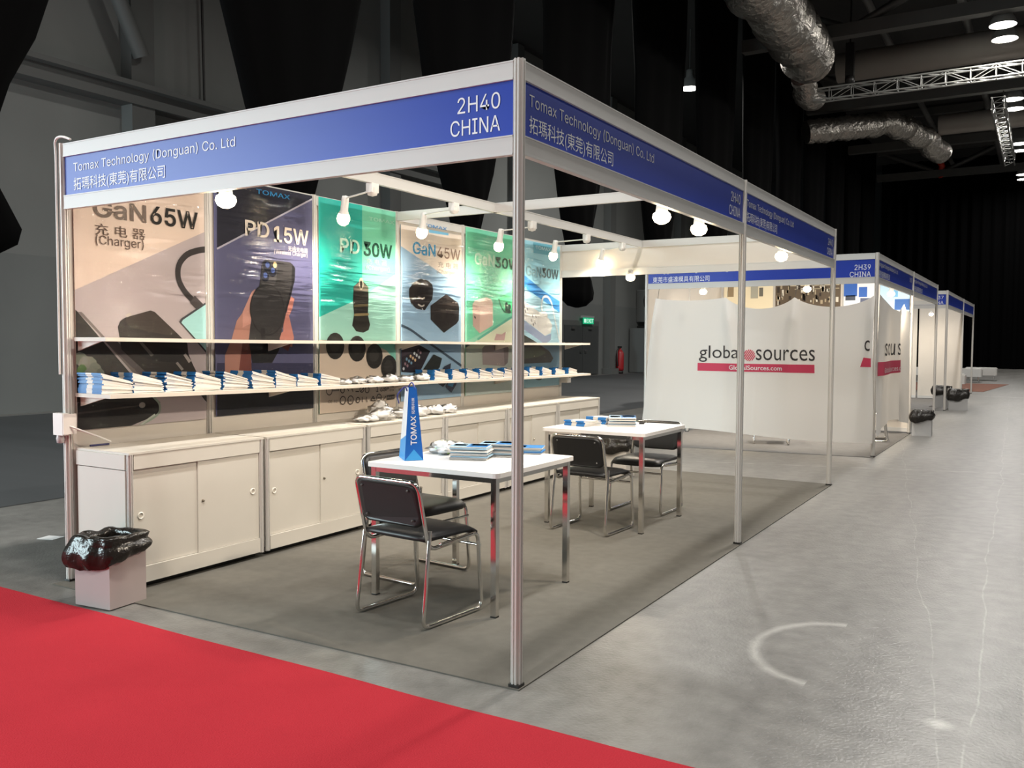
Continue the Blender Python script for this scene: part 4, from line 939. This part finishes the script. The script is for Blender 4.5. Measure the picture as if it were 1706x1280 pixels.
# paper carrier bag
def paper_bag():
    t = thing('paper_bag', 'tall blue and white paper carrier bag standing on the first table', 'bag', (-1.165, .85, TZ), .83)
    k = MB(); Wd, Dp, H = .105, .19, .40; PB = mat('bag_blue', srgb(18, 92, 178), .4); PL = mat('bag_light_blue', srgb(58, 148, 214), .4); PW = mat('bag_white', (0.74, 0.76, 0.80), .45)
    tw = .03; a0, a1 = -Wd / 2, Wd / 2; ty = Dp / 2
    b = [(a0, 0, 0), (a1, 0, 0), (a1, Dp, 0), (a0, Dp, 0)]; tp = [(a0 * .42, ty - .05, H), (a1 * .42, ty - .05, H), (a1 * .42, ty + .06, H), (a0 * .42, ty + .06, H)]
    def mix(p, q, s): return tuple(p[i] + (q[i] - p[i]) * s for i in range(3))
    k.add(b + tp, [(0, 3, 2, 1)], PB); k.add([b[0], b[1], tp[1], tp[0]], [(0, 1, 2, 3)], PB)
    k.add([b[1], b[2], tp[2], tp[1]], [(0, 1, 2, 3)], PL); k.add([b[2], b[3], tp[3], tp[2]], [(0, 1, 2, 3)], PB)
    m = .35
    q0, q1 = mix(b[0], tp[0], m), mix(b[3], tp[3], m * .7)
    k.add([b[3], b[0], q0, q1], [(0, 1, 2, 3)], PL); k.add([q1, q0, tp[0], tp[3]], [(0, 1, 2, 3)], PW)
    k.build('body', PB, t)
    g = MB(); c = (0, .018, .072); g.add([(a0 * .98, -.0012, .002), (a1 * .98, -.0012, .002), (0, .0085 - .002, .062)], [(0, 1, 2)], PL); g.build('bottom_fold', PL, t)
    lt = MB()
    def fn(u, v):                                       # text runs up the narrow side
        s = u / H; y = 0 + (ty - .05) * s - .0015
        return (-(v) * (1 - .45 * s), y, u)
    add_text(lt, 'TOMAX', .085, .245, -.020, .020, None, fn, .01)
    add_text(lt, '拓瑪科技', .255, .345, -.013, .013, None, fn)
    lt.build('lettering', SIGNW, t)
    h = MB(); h.tube(fillet([(a0 * .5, ty - .02, H - .02), (a0 * .7, ty - .03, H + .01), (a0 * 1.6, ty - .02, H - .04), (a0 * 1.2, ty + .03, H - .09)], .03), .004, seg=6); h.tube(fillet([(a1 * .3, ty - .05, H - .01), (0, ty - .03, H + .035), (a0 * .3, ty + .04, H - .01)], .03), .004, seg=6)
    h.build('handle_cord', mat('cord_navy', (0.03, 0.04, 0.25), .5), t)
paper_bag()
TOPA = ((0, .45, 0, 1, BROL), (.05, .4, .3, .8, BROW), (.45, 1, 0, 1, BROB), (.5, .95, .45, .95, BROL))
flat_stack('brochure_pile', 'nearest brochure pile on the first table, in front of the sweets bag', (-1.02, .985, TZ), .38, .21, .15, 10, .0075, TOPA, 1)
flat_stack('brochure_pile', 'middle brochure pile on the first table', (-.96, 1.185, TZ), .38, .21, .15, 10, .0075, TOPA, 2)
flat_stack('brochure_pile', 'bluest brochure pile on the first table, against the corner post in view', (-.90, 1.385, TZ), .38, .21, .15, 5, .0075, ((0, 1, 0, 1, BROB), (.1, .5, .2, .8, BROL)), 3, BROB)
flat_stack('brochure_pile', 'grey-edged brochure pile at the right of the second table', (-1.11, 3.26, TZ), .42, .21, .27, 9, .0075, TOPA, 4)
for i, (x, y, n, lab) in enumerate(((-1.45, 3.17, 4, 'small blue and white brochure pile at the left of the second table'), (-1.40, 3.45, 5, 'small blue and white brochure pile at the back of the second table'))):
    rs = random.Random(90 + i); t = thing('brochure_pile', lab, 'brochures', (x, y, TZ), -.25, group='brochure piles on the tables')
    for j in range(n): link('booklet', _bm['b'], t, (rs.uniform(-.005, .005), rs.uniform(-.005, .005), .001 + j * .0105)).rotation_euler = (0, 0, rs.uniform(-.02, .02))
def sweets():
    t = thing('sweets_bag', 'opened clear bag of wrapped sweets on the first table', 'bag', (-1.20, 1.22, TZ)); k = MB()
    def fn(u, v):
        a = 2 * PI * u; b = PI * v; d = Vector((math.sin(b) * math.cos(a), math.sin(b) * math.sin(a), math.cos(b))); r = 1 + .45 * noise.noise(d * 2.4 + Vector((5, 1, 0))) + .2 * noise.noise(d * 6)
        return (d.x * r * .11, d.y * r * .10, max(.0, .03 + d.z * r * .045))
    k.grid(26, 14, fn); k.build('film', BAGCLEAR, t)
    rs = random.Random(3); cols = [srgb(240, 236, 220), srgb(150, 205, 70), srgb(235, 120, 70), srgb(240, 200, 150), srgb(245, 225, 190)]
    for i in range(12):
        k = MB(); c = Matrix.Translation((rs.uniform(-.07, .09), rs.uniform(-.06, .07), .016 + rs.random() * .03)) @ Matrix.Rotation(rs.random() * 3, 4, 'Z')
        k.tube([(-.028, 0, 0), (-.018, 0, 0), (-.012, 0, 0), (0, 0, 0), (.012, 0, 0), (.018, 0, 0), (.028, 0, 0)], .01, seg=7, T=c, rf=lambda j: [.010, .003, .010, .012, .010, .003, .010][j]); k.build('sweet', mat('sweet_%d' % (i % 5), cols[i % 5], .4), t)
sweets()
def clip(loc, rz, lab):
    k = MB(); k.bbox(-.02, .02, -.012, .012, 0, .014, .005); k.tube([(.018, 0, .008), (.04, .008, .018), (.05, .012, .01)], .004, seg=6); tag(k.build('binder_clip', BLACK, None, loc, rz), lab, 'clip')
clip((-.905, 1.27, TZ), .3, 'small black clip beside the brochures on the first table'); clip((-.975, 3.60, TZ), .5, 'small black clip beside the brochures on the second table')

# ================================================================== CHAIRS
def make_chair():
    t = thing('visitor_chair', '', 'chair', (0, 0, 0), group='black visitor chairs'); R = .0105; HW = .228
    ts = .415                                            # seat tube height
    for s in (-1, 1):
        x = s * HW
        k = MB(); k.tube(fillet([(x * .965, -.175, .475), (x * .985, -.20, .30), (x, -.235, .012), (x, .215, .012), (x * .97, .19, ts - .005), (x * .97, -.10, ts - .022)], .045, 6), R, seg=10); k.build('sled_leg', CHROME, t)
    k = MB(); up = fillet([(-HW * .93, .10, ts - .02), (-HW * .93, -.175, ts - .035), (-HW * .93, -.255, .715), (HW * .93, -.255, .715), (HW * .93, -.175, ts - .035), (HW * .93, .10, ts - .02)], .055, 7)
    k.tube(up, R, seg=10); k.build('back_frame', CHROME, t)
    k = MB(); k.tube([(-HW, .205, ts - .075), (HW, .205, ts - .075)], .008, seg=8); k.build('crossbar', CHROME, t)
    # seat pad with rolled front edge
    k = MB(); hw = .212
    prof = [(-.205, .0), (-.195, .012), (.10, .012), (.17, .007), (.205, -.006), (.222, -.030), (.220, -.048), (.200, -.046), (.17, -.026), (.10, -.022), (-.19, -.022), (-.205, -.012)]
    n = 9; vs = []; m = len(prof)
    for i in range(n):
        u = -1 + 2 * i / (n - 1); sh = 1 - .10 * (abs(u) ** 6); dr = -.010 * (abs(u) ** 5)
        for y, z in prof: vs.append((u * hw, y * sh, ts + .024 + z + (dr if z > -.02 else -dr * .4)))
    fs = [(i * m + j, i * m + (j + 1) % m, (i + 1) * m + (j + 1) % m, (i + 1) * m + j) for i in range(n - 1) for j in range(m)] + [tuple(range(m - 1, -1, -1)), tuple((n - 1) * m + j for j in range(m))]
    k.add(vs, fs, None, True); k.build('seat', LEATHER, t)
    # back pad: rounded rectangle, gently bowed
    k = MB(); bw, bz0, bz1 = .205, .490, .706; pts = []
    for cx, cz, a0 in ((bw - .05, bz1 - .05, 0), (-bw + .05, bz1 - .05, PI / 2), (-bw + .05, bz0 + .05, PI), (bw - .05, bz0 + .05, 1.5 * PI)):
        for q in range(6): a = a0 + q * PI / 10; pts.append((cx + .05 * math.cos(a), cz + .05 * math.sin(a)))
    def by(x, z): return -.205 - (z - .49) * .235 - .018 * (1 - (x / bw) ** 2) + .008
    rings = []
    for sc, off in ((.93, -.016), (1, -.010), (1, .012), (.93, .022)):
        rings.append([(x * sc, by(x, z) + off, (z - .6) * sc + .6) for x, z in pts])
    m = len(pts); vs = [p for r in rings for p in r]
    fs = [(a * m + i, (a + 1) * m + i, (a + 1) * m + (i + 1) % m, a * m + (i + 1) % m) for a in range(3) for i in range(m)]
    k.add(vs, fs, None, True); k.add(rings[0], [tuple(range(m))]); k.add(rings[3], [tuple(range(m - 1, -1, -1))])
    bk = k.build('backrest', LEATHER, t)
    for x in (-.155, .155):
        for z in (.525, .675):
            k = MB(); T = Matrix.Translation((x, by(x, z) - .017, z)) @ Matrix.Rotation(PI / 2, 4, 'X'); k.lathe([(0, .006), (.005, .005), (.007, 0)], 8, None, T); k.build('bolt', DARKMET, bk)
    return t
ch = make_chair(); cz = .006
spots = [((-.93, .60, cz), -.10, 'black chair with chrome sled legs pulled up to the first table, back to the camera'),
         ((-1.40, 1.19, cz), -PI / 2 - .10, 'black chair with chrome sled legs between the first table and the cabinets'),
         ((-1.075, 2.92, cz), -.05, 'black chair at the second table with its back to the camera'),
         ((-1.03, 3.83, cz), PI - .03, 'black chair on the far side of the second table facing the camera'),
         ((-.36, 10.55, cz), PI / 2 + .2, 'chair whose chrome sled legs show under the white banner beside the side post'),
         ((-1.45, 9.35, cz), .3, 'chair whose chrome legs just show under the front of the white banner')]
for i, (l, r, lab) in enumerate(spots):
    if i == 0: ch.location = l; ch.rotation_euler = (0, 0, r); ch['label'] = lab
    else: copy_tree(ch, None, lab, l, r)
# ================================================================== BINS
def bin_(loc, rz, w, d, h, label, seed, col, bagdrop=.13, grp='waste boxes with black bags'):
    t = thing('waste_bin', label, 'bin', loc, rz, grp)
    BX = mat('bin_board_%d' % seed, col, .6, var=(5, .04)); k = MB(); th = .006
    k.box(-w / 2, w / 2, -d / 2, -d / 2 + th, 0, h); k.box(-w / 2, w / 2, d / 2 - th, d / 2, 0, h); k.box(-w / 2, -w / 2 + th, -d / 2 + th, d / 2 - th, 0, h); k.box(w / 2 - th, w / 2, -d / 2 + th, d / 2 - th, 0, h); k.box(-w / 2 + th, w / 2 - th, -d / 2 + th, d / 2 - th, 0, .006)
    k.build('box', BX, t); k = MB(); N = 48
    def rect(a, ext):
        c, s = math.cos(a), math.sin(a); q = 1 / max(abs(c) / (w / 2 + ext), abs(s) / (d / 2 + ext)); q2 = (w + d) / 4 + ext
        q = q * .72 + min(q, q2 * 1.02) * .28; return c * q, s * q
    def fn(u, v):
        a = 2 * PI * u; nz = noise.noise(Vector((math.cos(a) * 2 + seed, math.sin(a) * 2, v * 3))); nz2 = noise.noise(Vector((math.cos(a) * 7 + seed, math.sin(a) * 7, v * 5)))
        fall = bagdrop * (1 + .34 * math.cos(a + 2.0) + .30 * noise.noise(Vector((math.cos(a) * 1.6 + seed * 3, math.sin(a) * 1.6, 0))) + .06 * nz2)
        if v < .3: s = v / .3; ext = .012 + .045 * s + .02 * nz * s; z = h - fall * (1 - s) ; ext += .0; x, y = rect(a, .010 + .030 * math.sin(PI * min(1, s * .9 + .1)) + .022 * nz * (1 - .5 * s) + .007 * nz2 + .022 * max(0, math.cos(a + 2.8)))
        elif v < .55: s = (v - .3) / .25; x, y = rect(a, .028 - .040 * s + .02 * nz * (1 - s)); z = h + .014 + .016 * nz + .012 * math.sin(PI * s)
        else: s = (v - .55) / .45; x, y = rect(a, -.016 - .02 * s + .01 * nz); z = h + .02 - (h * .55) * s
        return (x, y, z)
    k.grid(N, 26, fn); k.build('bin_bag', BINBAG, t)
    return t
bin_((-2.43, -.135, .0065), .10, .255, .235, .345, 'pale cardboard waste box with a glossy black bag at the left front corner', 1, (0.40, 0.335, 0.325), .115)
bin_((-1.97, 5.40, .006), .05, .24, .24, .38, 'waste box with a black bag half hidden behind the second table', 2, (0.50, 0.47, 0.43), .10)
bin_((.205, 11.74, .0), .05, .27, .25, .36, 'grey waste box with a black bag against the side post beyond the banner', 3, (0.40, 0.40, 0.40), .11)
bin_((-.15, 18.6, .0065), .05, .34, .32, .44, 'left one of two black-bagged waste boxes by the farthest booth', 4, (0.36, 0.36, 0.36), .12)
bin_((.22, 17.9, .0), .1, .36, .34, .42, 'right one of two black-bagged waste boxes by the farthest booth', 5, (0.42, 0.42, 0.42), .16)
k = MB(); k.prism([(-.07, -.05), (.06, -.06), (.075, .05), (-.055, .06)], 0, .002); tag(k.build('paper_scrap', mat('paper_white', (0.85, 0.85, 0.85), .6), None, (-4.18, .60, .001), .4), 'small white scrap of paper on the concrete left of the bin', 'paper')

# ================================================================== NEIGHBOUR BOOTH: BANNER, POSTERS, TABLE
PRK = mat('banner_ink_black', (0.035, 0.03, 0.03), .7); PRR = mat('banner_ink_red', srgb(206, 62, 92), .7); PRW = mat('banner_ink_white', (0.8, 0.76, 0.76), .7)
def interp(pts, x):
    for (a, b), (c, d) in zip(pts, pts[1:]):
        if x <= c: return b + (d - b) * (x - a) / (c - a) if c > a else b
    return pts[-1][1]
HP = [-2.81, -1.84, -.955, -.02]; SAG = [.035, .15, .13]
def top_z(x):
    x = max(HP[0], min(HP[-1], x))
    for i in range(3):
        if x <= HP[i + 1] + 1e-6:
            s = (x - HP[i]) / (HP[i + 1] - HP[i]); return 2.0 - .01 * i - SAG[i] * (4 * s * (1 - s)) ** .8
    return 2.0
def front_pt(x, z, off=0.0):
    """point of the front cloth at banner coordinates x (hung width), z (height)"""
    h = max(0, min(1, (2.0 - z) / 1.8))
    xx = x - (.20 * h ** 1.2) * max(0, min(1, (-1.9 - x) / .9)) + .02 * math.sin(z * 3) * h
    y = 8.500 + .02 * math.sin(x * 5.0 + 1.0) * h
    for i, p in enumerate(HP):                           # folds radiating from the tie points
        dx = x - p - (.25 if i == 1 else -.12 if i == 2 else 0) * h
        y -= .075 * math.exp(-(dx / (.05 + .10 * h)) ** 2) * (1 - h) ** .8 * (h * 6 if h < .166 else 1)
    y += .035 * math.exp(-((x + 1.4) / .3) ** 2) * max(0, 1 - abs(h - .25) * 3)
    y -= .10 * h * max(0, (x + .75) / .75) * .6
    for c in (-2.55, -2.2, -1.8, -1.38): y -= .010 * math.exp(-((x - c + .1 * h) / .025) ** 2) * max(0, h - .25)
    return (xx, y - off, z)
def front_uv(u, v):
    x = -2.84 + (2.84 - .0) * u; tz = top_z(x); bz = .225 - .06 * u + .02 * math.sin(u * 7)
    return front_pt(x, tz + (bz - tz) * v)
bn = thing('banner', 'large white cloth banner hung across the front of the neighbouring booth', 'banner', (0, 0, 0))
k = MB(); k.grid(150, 70, lambda u, v: front_uv(u, v)); k.build('cloth', CLOTH, bn)
def dense(mb_fn):
    """finely cut lettering so it follows the folds"""
    k = MB(); mb_fn(k); import bmesh
    me = k.data('print_source', PRK); bm = bmesh.new(); bm.from_mesh(me)
    for _ in range(3):
        es = [e for e in bm.edges if e.calc_length() > .035]
        if not es: break
        bmesh.ops.subdivide_edges(bm, edges=es, cuts=1); bmesh.ops.triangulate(bm, faces=[f for f in bm.faces if len(f.verts) > 4])
    return bm, me
def printed(name, fn2d, surf, m, parent):
    bm, me = dense(fn2d)
    for v in bm.verts: v.co = Vector(surf(v.co.x, v.co.z))
    bm.normal_update(); bm.to_mesh(me); bm.free(); me.materials.clear(); me.materials.append(m); o = link(name, me, parent); return o
flat = lambda u, v: (u, 0, v)
sf = lambda x, z: front_pt(x, z, .006)
printed('word_print', lambda k: add_text(k, 'global', -2.18, -1.605, 1.14, 1.36, None, flat, .0, humanist=True), sf, PRK, bn)
printed('word_print', lambda k: add_text(k, 'sources', -1.44, -.69, 1.172, 1.315, None, flat, .0, humanist=True), sf, PRK, bn)
printed('word_print', lambda k: add_text(k, 'c', -.10, -.035, 1.305, 1.435, None, flat, humanist=True), sf, PRK, bn)
printed('bar_print', lambda k: [k.add([(-.15, 0, 1.11), (-.02, 0, 1.11), (-.02, 0, 1.215), (-.11, 0, 1.225)], [(0, 1, 2, 3)])], sf, PRR, bn)
printed('bar_print', lambda k: [k.add([(-2.195 + .10 * i, 0, 1.02), (-2.195 + .10 * (i + 1), 0, 1.02), (-2.195 + .10 * (i + 1), 0, 1.125), (-2.195 + .10 * i, 0, 1.125)], [(0, 1, 2, 3)]) for i in range(15)], sf, PRR, bn)
printed('web_address_print', lambda k: add_text(k, 'GlobalSources.com', -1.78, -1.10, 1.045, 1.105, None, flat, .015, 0, True, True), lambda x, z: front_pt(x, z, .010), PRW, bn)
def globe(k):
    cx, cz, R = -1.525, 1.235, .075
    for i in range(7):
        o_ = -R + R * 2 * (i + .5) / 7; hh = math.sqrt(max(0, R * R - o_ * o_)); a = math.radians(58); c, s_ = math.cos(a), math.sin(a); w_ = .0065
        q = [(o_ - w_, -hh), (o_ + w_, -hh), (o_ + w_, hh), (o_ - w_, hh)]
        k.add([(cx + x * s_ + y * c, 0, cz - x * c + y * s_) for x, y in q], [(0, 1, 2, 3)])
printed('globe_print', globe, lambda x, z: front_pt(x, z, .007), PRR, bn)
k = MB()
for x in (-1.84, -.955): k.tube([(x, 8.56, 2.14), (x, 8.52, 2.0)], .003, seg=5)
k.tube([(-2.81, 8.56, 2.14), (-2.81, 8.51, 1.995)], .003, seg=5); k.build('tie_string', DARKMET, bn)
SP = [(8.60, 2.0), (9.1, 1.93), (9.75, 1.86), (10.3, 1.84), (10.78, 1.96), (11.0, 1.88), (11.6, 1.86)]
def side_pt(y, z, off=0.0):
    h = max(0, min(1, (2.0 - z) / 1.8)); s = (y - 8.6) / 3.0
    x = .035 + .028 * math.sin(y * 6.2 + z * .8) * min(1, h * 2.2) * (.3 + s) + .06 * math.exp(-((y - 9.05 + .3 * h) / .2) ** 2) * h
    return (x + off, y - .35 * max(0, s - .55) * h - .22 * h * (1 - s), z)
k = MB(); k.grid(110, 50, lambda u, v: side_pt(8.6 + 3.0 * u, interp(SP, 8.6 + 3.0 * u) + (.27 + .10 * math.sin(u * 4) - interp(SP, 8.6 + 3.0 * u)) * v))
sbn = thing('banner', 'white cloth banner with deep folds along the side of the neighbouring booth', 'banner'); k.build('cloth', CLOTH, sbn)
ss = lambda y, z: side_pt(y, z, .012)
for wd, a, b in (('sou', 8.95, 9.95), ('s', 10.1, 10.35)): printed('word_print', lambda k: add_text(k, wd, a, b, 1.24, 1.40, None, flat, humanist=True), ss, PRK, sbn)
printed('bar_print', lambda k: [k.add([(8.62 + .2 * i, 0, 1.0), (8.82 + .2 * i, 0, 1.0), (8.82 + .2 * i, 0, 1.17), (8.62 + .2 * i, 0, 1.17)], [(0, 1, 2, 3)]) for i in range(10)], ss, PRR, sbn)
printed('web_address_print', lambda k: add_text(k, 'GlobalSources.com', 8.9, 10.5, 1.03, 1.12, None, flat, .0, 0, True), lambda y, z: side_pt(y, z, .022), PRW, sbn)
# posters on the neighbour's wall, facing the aisle end
NY = 8.57 + k2 - .026
def nb_poster(label, x0, x1, z0, z1, col, marks):
    t = thing('poster', label, 'poster', (x0, NY, z0)); W_, H_ = x1 - x0, z1 - z0
    mbox('sheet', (0, W_, -.003, 0, 0, H_), pm(col), t); k = MB()
    for (a, b, c, d_, cc) in marks:
        k.add([(W_ * a, -.0045, H_ * c), (W_ * b, -.0045, H_ * c), (W_ * b, -.0045, H_ * d_), (W_ * a, -.0045, H_ * d_)], [(0, 1, 2, 3)], pm(cc))
        if len(marks) < 8: k.build('picture', pm(cc), t); k = MB()
    if len(marks) >= 8: tag(k.build('picture', pm(col), t), kind='stuff')
    return t
rs = random.Random(2)
nb_poster('cream poster high on the neighbouring booth wall, left part', -2.95, -2.12, .8, 2.40, (236, 222, 190), [(.08, .2, .86, .97, (150, 130, 100)), (.55, .7, .84, .97, (170, 166, 150)), (.72, .8, .86, .95, (110, 106, 96))])
nb_poster('brown factory photograph on the neighbouring booth wall', -2.08, -1.05, .8, 2.40, (92, 78, 62), [(rs.random() * .9, 0, 0, 0, (1, 1, 1)) for _ in range(0)] + [(a, a + .012 + .03 * rs.random(), c, c + .02 + .05 * rs.random(), [(214, 206, 190), (168, 152, 126), (52, 42, 34)][int(a * 100) % 3]) for a, c in [(rs.random() * .94, .76 + rs.random() * .18) for _ in range(70)]] + [(.2, .98, .955, .965, (190, 176, 150)), (.3, .98, .92, .928, (170, 156, 130))])
nb_poster('blue and white poster on the neighbouring booth wall next to the factory photograph', -1.0, -.50, .8, 2.40, (226, 226, 230), [(.0, .4, .84, .985, (52, 96, 176)), (.45, .7, .83, .93, (58, 100, 178)), (.05, .35, .8, .85, (70, 76, 90)), (.5, .8, .78, .82, (90, 96, 120))])
nb_poster('pale blue poster with a swirl at the right end of the neighbouring booth wall', -.46, -.03, .75, 2.42, (176, 206, 226), [(.3, .6, .82, .9, (108, 166, 206)), (.5, 1, .7, .8, (46, 92, 160)), (.55, .95, .62, .7, (200, 210, 220)), (.5, .9, .5, .6, (56, 90, 150)), (.6, 1, .4, .48, (40, 60, 110))])
k = MB(); k.prism([(0, 0), (.30, .04), (.31, .05), (.0, .012)], .38, 1.16); tag(k.build('loose_panel', mat('panel_beige', (0.55, 0.52, 0.47), .6), None, (-.42, 11.55, 0)), 'loose beige board leaning edge-on behind the side banner', 'board')
t = thing('display_table', 'small table with chrome legs in the booth beyond the banner', 'table', (-.75, 14.0, .006)); k = MB(); k.bbox(-.35, .35, -.35, .35, .72, .745, .03); k.build('tabletop', TABLEW, t)
for x in (-.31, .31):
    for y in (-.31, .31): k = MB(); k.box(x - .016, x + .016, y - .016, y + .016, 0, .72); k.build('leg', CHROME, t)
BRN = mat('kraft_board', srgb(196, 150, 104), .7)
for i, (x, y, z, w_, h_, lab) in enumerate(((-.62, 13.95, .752, .36, .09, 'flat brown cardboard box on the small table beyond the banner'), (-.72, 13.95, .843, .18, .10, 'small brown cardboard box stacked on the flat one'))):
    k = MB(); k.box(-w_ / 2, w_ / 2, -.14, .14, 0, h_); k.box(-w_ / 2 - .004, w_ / 2 + .004, -.144, .144, h_ - .03, h_ + .001); tag(k.build('cardboard_box', BRN, None, (x, y, z)), lab, 'box')
copy_tree(ch, None, 'black chair half hidden behind the post of the booth beyond the banner', (-.85, 13.1, .006), .1)
# white benches far down the aisle
UPH = mat('white_upholstery', (0.72, 0.70, 0.67), .5)
def bench(loc, w_, d_, lab):
    t = thing('white_bench', lab, 'bench', loc, group='white benches at the end of the aisle'); k = MB(); k.bbox(-w_ / 2, w_ / 2, -d_ / 2, d_ / 2, .20, .46, .06); k.bbox(-w_ / 2 + .03, w_ / 2 - .03, -d_ / 2 + .03, d_ / 2 - .03, .46, .49, .05); k.build('cushion', UPH, t)
    for x in (-w_ / 2 + .12, w_ / 2 - .12):
        for y in (-d_ / 2 + .1, d_ / 2 - .1): k = MB(); k.tube([(x, y, 0), (x, y, .2)], .02, seg=6); k.build('leg', CHROME, t)
bench((-.75, 26.6, .008), 1.0, .6, 'nearest low white bench behind the last booth post'); bench((-.95, 33.6, 0), 1.5, .7, 'middle white bench at the end of the aisle'); bench((-.35, 35.6, 0), 1.1, .7, 'farthest right white bench at the end of the aisle')
bench((-2.4, 34.4, 0), 1.4, .7, 'left white bench at the end of the aisle, mostly behind the last post')
